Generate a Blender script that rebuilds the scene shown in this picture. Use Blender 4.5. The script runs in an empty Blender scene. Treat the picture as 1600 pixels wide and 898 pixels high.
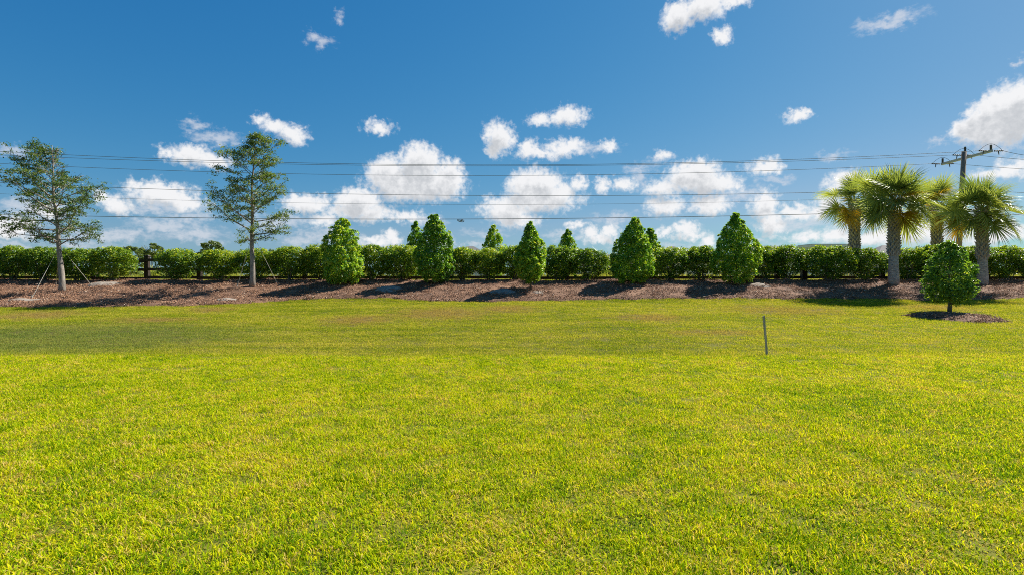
import bpy, math, random
import numpy as np
from mathutils import Vector

S = bpy.context.scene
COL = S.collection
R = math.radians
random.seed(7)

# ------------------------------------------------------------------ camera
F = 800.0            # focal length in photograph pixels (1600 wide)
HZ = 432.0           # horizon row
CAMZ = 1.65
cam_d = bpy.data.cameras.new("camera")
cam = bpy.data.objects.new("camera", cam_d)
COL.objects.link(cam)
cam.location = (0, 0, CAMZ)
cam.rotation_euler = (R(90), 0, 0)
cam_d.sensor_width = 36.0
cam_d.lens = 18.0
cam_d.shift_y = -(449 - HZ) / 1600.0
cam_d.clip_end = 8000
cam_d.clip_start = 0.05
S.camera = cam

# ------------------------------------------------------------------ sun, exposure
SUN_DIR = Vector((0.575, 0.40, 0.715)).normalized()      # towards the sun
SUN_EL = math.asin(SUN_DIR.z)
SUN_AZ = math.atan2(SUN_DIR.x, SUN_DIR.y)              # clockwise from +Y
sun_d = bpy.data.lights.new("sun", 'SUN')
sun_d.energy = 5.0
sun_d.angle = R(0.5)
sun_d.color = (1.0, 0.95, 0.87)
sun = bpy.data.objects.new("sun", sun_d)
COL.objects.link(sun)
sun.rotation_euler = (-SUN_DIR).to_track_quat('-Z', 'Y').to_euler()

S.view_settings.view_transform = 'Standard'
S.view_settings.look = 'None'
S.view_settings.exposure = 0.92
S.view_settings.gamma = 1.0
S.render.engine = 'CYCLES'
S.cycles.max_bounces = 8
S.cycles.diffuse_bounces = 3
S.cycles.glossy_bounces = 2
S.cycles.transmission_bounces = 4
S.cycles.transparent_max_bounces = 4
S.cycles.use_denoising = False
S.cycles.pixel_filter_type = 'BLACKMAN_HARRIS'
S.cycles.filter_width = 1.0
S.cycles.caustics_reflective = False
S.cycles.caustics_refractive = False

# ------------------------------------------------------------------ node helpers
class NT:
    """Small helper round a node tree."""
    def __init__(s, tree):
        s.t = tree
    def n(s, typ, **kw):
        nd = s.t.nodes.new(typ)
        for k, v in kw.items():
            setattr(nd, k, v)
        return nd
    def l(s, a, b):
        s.t.links.new(a, b)
    def put(s, sock, v):
        if isinstance(v, bpy.types.NodeSocket):
            s.l(v, sock)
        elif v is not None:
            sock.default_value = v
    def math(s, op, a, b=None, c=None, clamp=False):
        nd = s.n('ShaderNodeMath', operation=op, use_clamp=clamp)
        s.put(nd.inputs[0], a)
        s.put(nd.inputs[1], b)
        s.put(nd.inputs[2], c)
        return nd.outputs[0]
    def vm(s, op, a, b=None, c=None):
        nd = s.n('ShaderNodeVectorMath', operation=op)
        s.put(nd.inputs[0], a)
        if b is not None:
            if op == 'SCALE':
                s.put(nd.inputs[3], b)
            else:
                s.put(nd.inputs[1], b)
        if c is not None:
            s.put(nd.inputs[2], c)
        return nd.outputs['Value'] if op in ('LENGTH', 'DOT_PRODUCT', 'DISTANCE') else nd.outputs[0]
    def noise(s, vec, scale, detail=4, rough=0.5, out='Fac', dist=0.0):
        nd = s.n('ShaderNodeTexNoise')
        s.put(nd.inputs['Vector'], vec)
        nd.inputs['Scale'].default_value = scale
        nd.inputs['Detail'].default_value = detail
        nd.inputs['Roughness'].default_value = rough
        nd.inputs['Distortion'].default_value = dist
        return nd.outputs[out]
    def ramp(s, fac, stops, interp='LINEAR'):
        nd = s.n('ShaderNodeValToRGB')
        nd.color_ramp.interpolation = interp
        e = nd.color_ramp.elements
        while len(e) < len(stops):
            e.new(0.5)
        for i, (p, c) in enumerate(stops):
            e[i].position = p
            e[i].color = (c[0], c[1], c[2], 1) if not isinstance(c, (int, float)) else (c, c, c, 1)
        s.put(nd.inputs[0], fac)
        return nd.outputs[0]
    def smooth(s, v, a, b, lo=0.0, hi=1.0):
        nd = s.n('ShaderNodeMapRange', interpolation_type='SMOOTHSTEP')
        s.put(nd.inputs[0], v)
        nd.inputs[1].default_value = a
        nd.inputs[2].default_value = b
        nd.inputs[3].default_value = lo
        nd.inputs[4].default_value = hi
        return nd.outputs[0]
    def mix(s, fac, a, b, blend='MIX'):
        nd = s.n('ShaderNodeMix', data_type='RGBA', blend_type=blend)
        s.put(nd.inputs[0], fac)
        for i, v in ((6, a), (7, b)):
            if isinstance(v, tuple) and len(v) == 3:
                v = (*v, 1)
            s.put(nd.inputs[i], v)
        return nd.outputs[2]


def pix_dir(px, py):
    return Vector(((px - 800.0) / F, 1.0, (HZ - py) / F)).normalized()

# ------------------------------------------------------------------ sky
# cumulus puffs: (azimuth/elevation are derived from these photograph positions)
PUFFS = [
 (655,256,40,30),(606,274,36,32),(650,288,78,30),(700,285,30,28),(704,262,18,13),(636,300,62,18),
 (838,290,48,28),(790,328,44,22),(880,302,28,16),(846,312,64,20),(905,286,12,14),(810,345,34,14),
 (1085,275,46,26),(1112,287,46,20),(1040,294,34,15),(1095,258,18,11),(1150,288,14,8),
 (1040,322,32,15),(1110,320,34,17),
 (1575,182,58,52),(1545,196,52,38),(1518,203,28,24),(1602,148,34,26),
 (1582,264,44,15),(1545,272,32,9),
 (432,198,30,12),(457,210,26,15),(402,187,16,9),(592,199,22,10),
 (780,214,25,25),(771,234,16,14),(826,234,20,14),(882,232,36,13),(850,240,44,9),(952,228,13,9),
 (850,186,24,11),(886,181,26,14),
 (305,245,48,17),(332,253,38,12),(262,240,14,8),
 (182,318,28,17),(164,310,18,13),
 (255,304,58,19),(292,318,40,14),(212,290,22,9),
 (480,318,40,17),(560,315,38,22),(565,332,66,14),(632,338,34,9),(506,345,28,11),
 (612,372,17,13),(586,378,30,8),
 (925,364,14,13),(955,361,15,13),(940,374,32,9),(940,290,13,11),(974,288,18,13),(1038,242,14,7),
 (1195,260,28,13),(1192,322,24,22),(1204,350,20,20),(1240,332,26,12),(1275,330,26,14),
 (1066,360,22,13),(1078,371,28,8),(1036,364,14,9),(1106,379,16,9),
 (1262,369,34,9),(1312,366,36,13),(1372,372,42,16),(1320,285,36,17),(1294,316,24,14),
 (1245,183,20,9),(1258,177,11,7),
 (1102,8,44,20),(1062,26,28,22),(1145,3,40,9),(1128,56,17,14),
 (1430,362,60,20),(1560,366,64,16),(1345,342,34,12),(20,356,44,18),(76,330,26,12),(900,352,14,6),(690,378,22,9),
]
WISPS = [
 (60, 330, 70, 22),(170, 370, 90, 14),(30, 385, 60, 10),(440, 345, 60, 14),(520, 368, 50, 12),(1420, 345, 70, 20),(1540, 340, 70, 18),(1500, 378, 110, 10),(1240, 350, 60, 12),(1330, 378, 70, 8),
 (1170, 380, 50, 8),(960, 340, 40, 10),(760, 366, 36, 8),(670, 345, 36, 9),(1000, 275, 14, 22),(1030, 250, 26, 8),(930, 232, 36, 9),(240, 325, 70, 12),
 (255,352,62,16),(300,368,70,14),(205,372,50,12),(345,216,44,12),(308,194,24,10),(500,62,22,9),(1000,262,26,10),
 (1390,34,60,12),(20,236,30,9),(480,374,50,12),(1205,282,26,9),(745,388,60,7),(1470,215,28,6),(1300,246,24,7),
 (880,366,36,9),(1020,388,80,8),(560,388,90,8),(120,384,70,8),(915,230,30,8),(1590,95,14,12),(530,28,12,9),(300,340,52,10),
 (1160,300,34,12),(420,352,46,9),
]

world = bpy.data.worlds.new("World")
S.world = world
world.use_nodes = True
wt = NT(world.node_tree)
world.node_tree.nodes.clear()
w_out = wt.n('ShaderNodeOutputWorld')
sky = wt.n('ShaderNodeTexSky', sky_type='NISHITA')
sky.sun_disc = False
sky.sun_elevation = SUN_EL
sky.sun_rotation = SUN_AZ
sky.air_density = 1.0
sky.dust_density = 0.35
sky.ozone_density = 6.0
sky.altitude = 0
# the photograph's film look on clear sky: one tone curve per channel, the same in every direction
SKY_STRENGTH = 0.1
sep = wt.n('ShaderNodeSeparateColor')
wt.l(sky.outputs[0], sep.inputs[0])
cmc = wt.n('ShaderNodeCombineColor')
chan = []
for i_, (k_, p_) in enumerate(((1.50, 1.75), (0.725, 0.83), (0.73, 0.50))):
    v_ = wt.math('POWER', wt.math('MULTIPLY', sep.outputs[i_], 0.1), p_)
    chan.append(wt.math('MULTIPLY', v_, k_ * 10.0 / 2 ** S.view_settings.exposure))
chan[0] = wt.math('MINIMUM', chan[0], wt.math('MULTIPLY', chan[1], 0.58))
for i_ in range(3):
    wt.l(chan[i_], cmc.inputs[i_])
bg_sky = wt.n('ShaderNodeBackground')
bg_sky.inputs[1].default_value = SKY_STRENGTH
wt.l(cmc.outputs[0], bg_sky.inputs[0])

tc = wt.n('ShaderNodeTexCoord')
D = tc.outputs['Generated']
sx = wt.n('ShaderNodeSeparateXYZ')
wt.l(D, sx.inputs[0])
az = wt.math('ARCTAN2', sx.outputs[0], sx.outputs[1])
el = wt.math('ARCSINE', sx.outputs[2])
cmb = wt.n('ShaderNodeCombineXYZ')
wt.l(az, cmb.inputs[0])
wt.l(el, cmb.inputs[1])
q0 = cmb.outputs[0]


def puff_group(name, puffs):
    g = bpy.data.node_groups.new(name, 'ShaderNodeTree')
    g.interface.new_socket(name='P', in_out='INPUT', socket_type='NodeSocketVector')
    g.interface.new_socket(name='F', in_out='OUTPUT', socket_type='NodeSocketFloat')
    h = NT(g)
    gi = h.n('NodeGroupInput')
    go = h.n('NodeGroupOutput')
    cur = None
    for (px, py, rx, ry) in puffs:
        d = pix_dir(px, py)
        a, e = math.atan2(d.x, d.y), math.asin(d.z)
        ax = rx / F * math.cos(a) ** 2
        ay = ry / F * math.cos(a)
        m = h.vm('MULTIPLY_ADD', gi.outputs[0], (1 / ax, 1 / ay, 0), (-a / ax, -e / ay, 0))
        ln = h.vm('LENGTH', m)
        ln = h.math('SUBTRACT', 1.0, ln)
        # keep the field in comparable units: scale by size so edges are equally ragged
        ln = h.math('MULTIPLY', ln, min(1.6, max(0.55, (min(rx, ry) / 20.0) ** 0.6)))
        cur = ln if cur is None else h.math('MAXIMUM', cur, ln)
    h.l(cur, go.inputs[0])
    return g


g_puff = puff_group("cumulus field", PUFFS)
g_wisp = puff_group("wisp field", WISPS)

def call(g, vec):
    nd = wt.n('ShaderNodeGroup')
    nd.node_tree = g
    wt.l(vec, nd.inputs[0])
    return nd.outputs[0]

wA = wt.vm('SUBTRACT', wt.noise(D, 26, 3, 0.5, 'Color'), (0.5, 0.5, 0.5))
wB = wt.vm('SUBTRACT', wt.noise(D, 85, 5, 0.62, 'Color'), (0.5, 0.5, 0.5))
warp = wt.vm('ADD', wt.vm('MULTIPLY', wA, (0.040, 0.026, 0)), wt.vm('MULTIPLY', wB, (0.026, 0.022, 0)))
q = wt.vm('ADD', q0, warp)
Fm = call(g_puff, q)
det = wt.noise(D, 120, 6, 0.6)
Fd = wt.math('ADD', Fm, wt.math('MULTIPLY', wt.math('SUBTRACT', det, 0.5), 1.1))
dens = wt.smooth(Fd, -0.28, 0.52)
# amount of cloud above (towards the sun) decides how grey a spot is
qs = wt.vm('ADD', wt.vm('ADD', q0, wt.vm('SCALE', warp, 0.9)), (0.006, 0.020, 0))
Fs = wt.math('MINIMUM', call(g_puff, qs), 0.72)
Fs = wt.math('ADD', Fs, wt.math('MULTIPLY', wt.math('SUBTRACT', det, 0.5), 0.9))
bil = wt.noise(D, 34, 6, 0.6)
Fs = wt.math('ADD', Fs, wt.math('MULTIPLY', wt.math('SUBTRACT', bil, 0.52), 1.5))
shade = wt.smooth(Fs, 0.0, 1.05)
ccol = wt.mix(shade, (0.49, 0.49, 0.495), (0.30, 0.311, 0.327))
bg_cloud = wt.n('ShaderNodeBackground')
wt.l(ccol, bg_cloud.inputs[0])
bg_cloud.inputs[1].default_value = 1.0

Fw = call(g_wisp, wt.vm('ADD', q0, wt.vm('SCALE', warp, 1.4)))
wisp_n = wt.noise(wt.vm('MULTIPLY', D, (1, 1, 2.2)), 60, 6, 0.65)
wd = wt.smooth(wt.math('ADD', Fw, wt.math('MULTIPLY', wt.math('SUBTRACT', wisp_n, 0.5), 1.5)), -0.2, 0.85, 0.0, 0.72)
bg_wisp = wt.n('ShaderNodeBackground')
bg_wisp.inputs[0].default_value = (0.375, 0.39, 0.425, 1)
ms1 = wt.n('ShaderNodeMixShader')
wt.l(wd, ms1.inputs[0]); wt.l(bg_sky.outputs[0], ms1.inputs[1]); wt.l(bg_wisp.outputs[0], ms1.inputs[2])
ms2 = wt.n('ShaderNodeMixShader')
wt.l(wt.math('MULTIPLY', dens, 0.97), ms2.inputs[0]); wt.l(ms1.outputs[0], ms2.inputs[1]); wt.l(bg_cloud.outputs[0], ms2.inputs[2])

# the rest of the sky: the same sort of scattered cumulus from plain noise
pz = wt.math('MAXIMUM', sx.outputs[2], 0.06)
flat = wt.vm('DIVIDE', D, None)
nd = flat.node
cz = wt.n('ShaderNodeCombineXYZ')
for i in range(3):
    wt.l(pz, cz.inputs[i])
wt.l(cz.outputs[0], nd.inputs[1])
cn = wt.noise(flat, 0.9, 5, 0.55)
cd = wt.smooth(cn, 0.56, 0.72, 0.0, 0.85)
cd = wt.math('MULTIPLY', cd, wt.smooth(sx.outputs[2], 0.03, 0.12))
ms3 = wt.n('ShaderNodeMixShader')
bg_c2 = wt.n('ShaderNodeBackground')
bg_c2.inputs[0].default_value = (0.43, 0.435, 0.445, 1)
wt.l(cd, ms3.inputs[0]); wt.l(bg_sky.outputs[0], ms3.inputs[1]); wt.l(bg_c2.outputs[0], ms3.inputs[2])
win = wt.math('MULTIPLY', wt.math('LESS_THAN', wt.math('ABSOLUTE', az), 0.86), wt.math('LESS_THAN', el, 0.56))
win = wt.math('MULTIPLY', win, wt.math('GREATER_THAN', el, -0.02))
ms4 = wt.n('ShaderNodeMixShader')
wt.l(win, ms4.inputs[0]); wt.l(ms3.outputs[0], ms4.inputs[1]); wt.l(ms2.outputs[0], ms4.inputs[2])
wt.l(ms4.outputs[0], w_out.inputs[0])
try:
    world.cycles.sampling_method = 'MANUAL'
    world.cycles.sample_map_resolution = 512
except Exception:
    pass

# ------------------------------------------------------------------ ground shape
def sstep(t):
    t = np.clip(t, 0, 1)
    return t * t * (3 - 2 * t)

PY = np.array([-500, 10.6, 10.85, 11.2, 12.2, 14.5, 17.0, 19.5, 21.0, 22.6, 24.3, 30, 90, 6000])
PZ = np.array([0.0, 0.0, -0.03, -0.02, 0.06, 0.28, 0.49, 0.70, 1.03, 1.37, 1.42, 1.40, 1.30, 1.30])

def ground(x, y):
    x = np.asarray(x, float); y = np.asarray(y, float)
    z = (np.interp(y - 0.12, PY, PZ) + np.interp(y + 0.12, PY, PZ)) / 2
    u = (0.5 * np.sin(0.31 * x + 1.1) * np.sin(0.42 * y + 0.4) + 0.3 * np.sin(0.9 * x + 0.7 * y) + 0.2 * np.sin(1.7 * x - 1.1 * y + 2))
    amp = np.where(y < 10.5, 0.012, np.where(y < 26, 0.03, 0.0))
    return z + u * amp

def gz(x, y):
    return float(ground(x, y))

def hit(px, py, y0=2.0, y1=60.0):
    """Point of the ground seen at a place in the photograph."""
    ys = np.arange(y0, y1, 0.02)
    xs = (px - 800) / F * ys
    rows = HZ + F * (CAMZ - ground(xs, ys)) / ys
    i = int(np.argmax(rows <= py))
    return float(xs[i]), float(ys[i])

def at(px, py, Y):
    """Point at depth Y seen at a place in the photograph."""
    return Vector(((px - 800) / F * Y, Y, CAMZ + (HZ - py) / F * Y))

# ------------------------------------------------------------------ mesh helpers
class MB:
    def __init__(s):
        s.v = []; s.f = []
    def add(s, vs, fs):
        o = len(s.v)
        s.v.extend([tuple(p) for p in vs])
        s.f.extend([tuple(i + o for i in f) for f in fs])
    def box(s, c, size, rz=0.0, taper=1.0):
        hx, hy, hz = size[0] / 2, size[1] / 2, size[2] / 2
        ca, sa = math.cos(rz), math.sin(rz)
        vs = []
        for dz in (-1, 1):
            k = taper if dz > 0 else 1
            for dx, dy in ((-1, -1), (1, -1), (1, 1), (-1, 1)):
                x, y = dx * hx * k, dy * hy * k
                vs.append((c[0] + ca * x - sa * y, c[1] + sa * x + ca * y, c[2] + dz * hz))
        s.add(vs, [(3, 2, 1, 0), (4, 5, 6, 7), (0, 1, 5, 4), (1, 2, 6, 5), (2, 3, 7, 6), (3, 0, 4, 7)])
    def tube(s, pts, radii, n=6, cap=True):
        pts = [Vector(p) for p in pts]
        if isinstance(radii, (int, float)):
            radii = [radii] * len(pts)
        vs = []
        up = None
        for i, p in enumerate(pts):
            d = (pts[min(i + 1, len(pts) - 1)] - pts[max(i - 1, 0)])
            if d.length < 1e-9:
                d = Vector((0, 0, 1))
            d.normalize()
            if up is None:
                up = Vector((1, 0, 0)) if abs(d.x) < 0.9 else Vector((0, 1, 0))
            a = (up - d * up.dot(d)).normalized()
            up = a
            b = d.cross(a)
            for k in range(n):
                t = 2 * math.pi * k / n
                vs.append(p + (a * math.cos(t) + b * math.sin(t)) * radii[i])
        fs = []
        for i in range(len(pts) - 1):
            for k in range(n):
                k2 = (k + 1) % n
                fs.append((i * n + k, i * n + k2, (i + 1) * n + k2, (i + 1) * n + k))
        if cap:
            fs.append(tuple(range(n - 1, -1, -1)))
            fs.append(tuple((len(pts) - 1) * n + k for k in range(n)))
        s.add(vs, fs)
    def mesh(s, name, mat, smooth=False):
        me = bpy.data.meshes.new(name)
        me.from_pydata(s.v, [], s.f)
        if mat:
            me.materials.append(mat)
        if smooth:
            me.polygons.foreach_set('use_smooth', [True] * len(me.polygons))
        me.update()
        return me
    def build(s, name, mat, parent=None, smooth=False):
        return link(name, s.mesh(name, mat, smooth), parent)

def link(name, me, parent=None):
    o = bpy.data.objects.new(name, me)
    COL.objects.link(o)
    if parent:
        o.parent = parent
    return o

def tag(o, label=None, cat=None, group=None, kind=None):
    if label: o['label'] = label
    if cat: o['category'] = cat
    if group: o['group'] = group
    if kind: o['kind'] = kind
    return o

def thing(name, loc, label, cat, group=None, rz=0.0):
    o = bpy.data.objects.new(name, None)
    o.empty_display_size = 0.2
    COL.objects.link(o)
    o.location = loc
    o.rotation_euler = (0, 0, rz)
    return tag(o, label, cat, group)

def np_mesh(name, verts, tris, mat, tint=None, smooth=False):
    """Triangle mesh straight from arrays, with a 'tint' value per face."""
    me = bpy.data.meshes.new(name)
    nv, nf = len(verts), len(tris)
    me.vertices.add(nv)
    me.vertices.foreach_set('co', np.asarray(verts, np.float32).ravel())
    me.loops.add(nf * 3)
    me.loops.foreach_set('vertex_index', np.asarray(tris, np.int32).ravel())
    me.polygons.add(nf)
    me.polygons.foreach_set('loop_start', np.arange(0, nf * 3, 3, dtype=np.int32))
    if smooth:
        me.polygons.foreach_set('use_smooth', np.ones(nf, bool))
    if tint is not None:
        at_ = me.attributes.new('tint', 'FLOAT', 'FACE')
        at_.data.foreach_set('value', np.asarray(tint, np.float32))
    me.materials.append(mat)
    me.update()
    me.validate()
    return me

def unit(a):
    return a / np.maximum(np.linalg.norm(a, axis=1, keepdims=True), 1e-9)

def leaves(rng, cen, nrm, length, aspect, fold=0.25, axis=None):
    """Folded leaves: four points and two triangles each."""
    n = len(cen)
    nrm = unit(nrm)
    t = rng.normal(size=(n, 3)) if axis is None else axis
    t = unit(t - nrm * np.sum(t * nrm, axis=1, keepdims=True))
    b = np.cross(nrm, t)
    L = np.broadcast_to(length, (n,))[:, None]
    W = L * aspect
    base = cen - t * L * 0.5
    tip = cen + t * L * 0.5 - nrm * L * 0.12
    m1 = cen + b * W * 0.5 + nrm * W * fold - t * L * 0.06
    m2 = cen - b * W * 0.5 + nrm * W * fold - t * L * 0.06
    V = np.stack([base, m1, tip, m2], axis=1).reshape(-1, 3)
    i = np.arange(n)[:, None] * 4
    T = np.concatenate([i + np.array([[0, 1, 2]]), i + np.array([[0, 2, 3]])], axis=1).reshape(-1, 3)
    return V, T

# ------------------------------------------------------------------ materials
def new_mat(name):
    m = bpy.data.materials.new(name)
    m.use_nodes = True
    m.node_tree.nodes.clear()
    h = NT(m.node_tree)
    out = h.n('ShaderNodeOutputMaterial')
    return m, h, out

def leaf_mat(name, stops, transl=0.35, rough=0.4, spec=0.5, noise_scale=1.2, tr_col=(1.25, 1.15, 0.5), rand=0.25, gain=1.0):
    stops = [(p_, tuple(min(0.62, c_ * gain) for c_ in col_)) for p_, col_ in stops]
    m, h, out = new_mat(name)
    a = h.n('ShaderNodeAttribute', attribute_name='tint')
    geo = h.n('ShaderNodeNewGeometry')
    nz = h.noise(geo.outputs['Position'], noise_scale, 3, 0.5)
    oi = h.n('ShaderNodeObjectInfo')
    f = h.math('ADD', a.outputs['Fac'], h.math('MULTIPLY', h.math('SUBTRACT', nz, 0.5), 0.45))
    f = h.math('ADD', f, h.math('MULTIPLY', h.math('SUBTRACT', oi.outputs['Random'], 0.5), rand))
    col = h.ramp(f, stops)
    p = h.n('ShaderNodeBsdfPrincipled')
    h.l(col, p.inputs['Base Color'])
    p.inputs['Roughness'].default_value = rough
    p.inputs['Specular IOR Level'].default_value = spec
    tr = h.n('ShaderNodeBsdfTranslucent')
    tcol = h.mix(1.0, col, tr_col, 'MULTIPLY')
    h.l(tcol, tr.inputs[0])
    mx = h.n('ShaderNodeMixShader')
    mx.inputs[0].default_value = transl
    h.l(p.outputs[0], mx.inputs[1])
    h.l(tr.outputs[0], mx.inputs[2])
    h.l(mx.outputs[0], out.inputs[0])
    return m

def plain_mat(name, c1, c2, scale=8, rough=0.7, stretch=(1, 1, 1), bump=0.0, detail=5, spec=0.3, object_space=True, metal=0.0):
    m, h, out = new_mat(name)
    tcn = h.n('ShaderNodeTexCoord')
    v = h.vm('MULTIPLY', tcn.outputs['Object'], stretch)
    nz = h.noise(v, scale, detail, 0.6)
    col = h.ramp(nz, [(0.3, c1), (0.7, c2)])
    p = h.n('ShaderNodeBsdfPrincipled')
    h.l(col, p.inputs['Base Color'])
    p.inputs['Roughness'].default_value = rough
    p.inputs['Specular IOR Level'].default_value = spec
    p.inputs['Metallic'].default_value = metal
    if bump:
        b = h.n('ShaderNodeBump')
        b.inputs['Strength'].default_value = bump
        b.inputs['Distance'].default_value = 0.02
        h.l(nz, b.inputs['Height'])
        h.l(b.outputs[0], p.inputs['Normal'])
    h.l(p.outputs[0], out.inputs[0])
    return m

# --- turf colour by place, shared by the soil sheet and the blades
BROWN = [(690, 490, 110, 14), (1230, 485, 130, 12), (1020, 497, 90, 8), (790, 483, 70, 8), (60, 492, 90, 10), (330, 484, 50, 6), (240, 500, 90, 6),
         (1460, 480, 90, 8), (560, 500, 80, 10), (1130, 520, 110, 6)]

def turf_group():
    g = bpy.data.node_groups.new('turf colour', 'ShaderNodeTree')
    g.interface.new_socket(name='Tint', in_out='INPUT', socket_type='NodeSocketFloat')
    g.interface.new_socket(name='Color', in_out='OUTPUT', socket_type='NodeSocketColor')
    h = NT(g)
    gi = h.n('NodeGroupInput')
    go = h.n('NodeGroupOutput')
    geo = h.n('ShaderNodeNewGeometry')
    P = geo.outputs['Position']
    big = h.noise(P, 0.55, 4, 0.55)
    fine = h.noise(P, 3.2, 4, 0.6)
    # near lawn
    t = h.math('ADD', gi.outputs[0], h.math('MULTIPLY', h.math('SUBTRACT', big, 0.5), 1.0))
    t = h.math('ADD', t, h.math('MULTIPLY', h.math('SUBTRACT', fine, 0.5), 0.9))
    lawn = h.ramp(t, [(0.0, (0.09, 0.20, 0.005)), (0.3, (0.33, 0.46, 0.006)), (0.60, (0.59, 0.615, 0.006)), (0.84, (0.68, 0.59, 0.014)), (1.0, (0.62, 0.46, 0.13))])
    # bank behind the lawn: duller, mown in bands, browned in places
    sp = h.n('ShaderNodeSeparateXYZ')
    h.l(P, sp.inputs[0])
    band = h.noise(h.vm('MULTIPLY', P, (0.12, 2.6, 0.0)), 1.0, 4, 0.6)
    t2 = h.math('ADD', gi.outputs[0], h.math('MULTIPLY', h.math('SUBTRACT', band, 0.5), 1.6))
    t2 = h.math('ADD', t2, h.math('MULTIPLY', h.math('SUBTRACT', big, 0.5), 0.7))
    bank = h.ramp(t2, [(0.1, (0.14, 0.235, 0.014)), (0.45, (0.31, 0.365, 0.012)), (0.75, (0.46, 0.45, 0.022)), (1.0, (0.62, 0.53, 0.12))])
    cur = None
    for (px, py, rx, ry) in BROWN:
        x, y = hit(px, py)
        x1, _ = hit(px + rx, py)
        _, yb = hit(px, py - ry)
        _, ya = hit(px, py + ry)
        ax, ay = abs(x1 - x), (yb - ya) / 2
        m = h.vm('MULTIPLY_ADD', P, (1 / ax, 1 / ay, 0), (-x / ax, -y / ay, 0))
        ln = h.math('SUBTRACT', 1.0, h.vm('LENGTH', m))
        cur = ln if cur is None else h.math('MAXIMUM', cur, ln)
    br = h.smooth(h.math('ADD', cur, h.math('MULTIPLY', h.math('SUBTRACT', fine, 0.5), 1.6)), -0.1, 0.9, 0.0, 0.85)
    bank = h.mix(br, bank, (0.42, 0.30, 0.11))
    # clover-dulled corner at the left
    cx, cy = hit(90, 528)
    cl = h.vm('LENGTH', h.vm('MULTIPLY_ADD', P, (1 / 5.0, 1 / 2.0, 0), (-cx / 5.0, -cy / 2.0, 0)))
    clf = h.smooth(h.math('ADD', cl, h.math('MULTIPLY', h.math('SUBTRACT', fine, 0.5), 0.8)), 0.5, 1.3, 0.6, 0.0)
    bank = h.mix(clf, bank, (0.17, 0.225, 0.08))
    edge = h.math('ADD', sp.outputs[1], h.math('MULTIPLY', h.math('SUBTRACT', fine, 0.5), 0.6))
    isbank = h.smooth(edge, 10.5, 10.8)
    # the two turfs blend into each other towards +X
    soft = h.smooth(h.math('ADD', sp.outputs[0], h.math('MULTIPLY', sp.outputs[1], -0.25)), -1.0, 6.0, 0.0, 0.5)
    bank = h.mix(h.math('MULTIPLY', soft, h.smooth(sp.outputs[1], 12.0, 17.5, 1.0, 0.35)), bank, lawn)
    col = h.mix(isbank, lawn, bank)
    # field beyond the fence
    fieldc = h.ramp(big, [(0.35, (0.22, 0.27, 0.03)), (0.6, (0.40, 0.37, 0.11))])
    col = h.mix(h.smooth(sp.outputs[1], 23.9, 24.2), col, fieldc)
    h.l(col, go.inputs[0])
    return g

g_turf = turf_group()

def turf_mat(name, blades):
    m, h, out = new_mat(name)
    nd = h.n('ShaderNodeGroup')
    nd.node_tree = g_turf
    p = h.n('ShaderNodeBsdfPrincipled')
    if blades:
        a = h.n('ShaderNodeAttribute', attribute_name='tint')
        oi = h.n('ShaderNodeObjectInfo')
        t = h.math('ADD', a.outputs['Fac'], h.math('MULTIPLY', h.math('SUBTRACT', oi.outputs['Random'], 0.5), 0.34))
        t = h.math('ADD', t, h.math('MULTIPLY', h.math('GREATER_THAN', oi.outputs['Random'], 0.93), 0.45))
        h.l(t, nd.inputs[0])
        col = nd.outputs[0]
        p.inputs['Roughness'].default_value = 0.6
        p.inputs['Specular IOR Level'].default_value = 0.03
        h.l(col, p.inputs['Base Color'])
        tr = h.n('ShaderNodeBsdfTranslucent')
        h.l(h.mix(1.0, col, (1.2, 1.15, 0.6), 'MULTIPLY'), tr.inputs[0])
        mx = h.n('ShaderNodeMixShader')
        mx.inputs[0].default_value = 0.45
        h.l(p.outputs[0], mx.inputs[1]); h.l(tr.outputs[0], mx.inputs[2]); h.l(mx.outputs[0], out.inputs[0])
    else:
        geo = h.n('ShaderNodeNewGeometry')
        f = h.noise(geo.outputs['Position'], 45, 3, 0.7)
        h.l(h.math('ADD', h.math('MULTIPLY', h.math('SUBTRACT', f, 0.5), 1.2), 0.45), nd.inputs[0])
        soil = h.mix(0.82, nd.outputs[0], (0.075, 0.055, 0.02))
        sp = h.n('ShaderNodeSeparateXYZ')
        h.l(geo.outputs['Position'], sp.inputs[0])
        col = h.mix(h.smooth(sp.outputs[1], 23.9, 24.2), soil, nd.outputs[0])
        h.l(col, p.inputs['Base Color'])
        p.inputs['Roughness'].default_value = 0.9
        p.inputs['Specular IOR Level'].default_value = 0.1
        b = h.n('ShaderNodeBump')
        b.inputs['Strength'].default_value = 0.5
        b.inputs['Distance'].default_value = 0.03
        h.l(f, b.inputs['Height']); h.l(b.outputs[0], p.inputs['Normal'])
        h.l(p.outputs[0], out.inputs[0])
    return m

M = {}
M['soil'] = turf_mat('turf_soil', False)
M['blade'] = turf_mat('grass_blade', True)
M['hedge'] = leaf_mat('hedge_leaf', [(0.1, (0.032, 0.078, 0.010)), (0.45, (0.075, 0.152, 0.014)), (0.75, (0.165, 0.24, 0.017)), (1.0, (0.32, 0.34, 0.03))], 0.5, 0.38, 0.5, gain=1.75)
M['cone'] = leaf_mat('evergreen_leaf', [(0.05, (0.030, 0.085, 0.010)), (0.45, (0.088, 0.185, 0.014)), (0.75, (0.20, 0.30, 0.02)), (1.0, (0.32, 0.39, 0.04))], 0.50, 0.36, 0.6, gain=2.35)
M['young'] = leaf_mat('young_leaf', [(0.05, (0.030, 0.075, 0.012)), (0.45, (0.08, 0.155, 0.018)), (0.75, (0.17, 0.25, 0.025)), (1.0, (0.28, 0.33, 0.05))], 0.45, 0.38, 0.5, gain=2.3)
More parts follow.
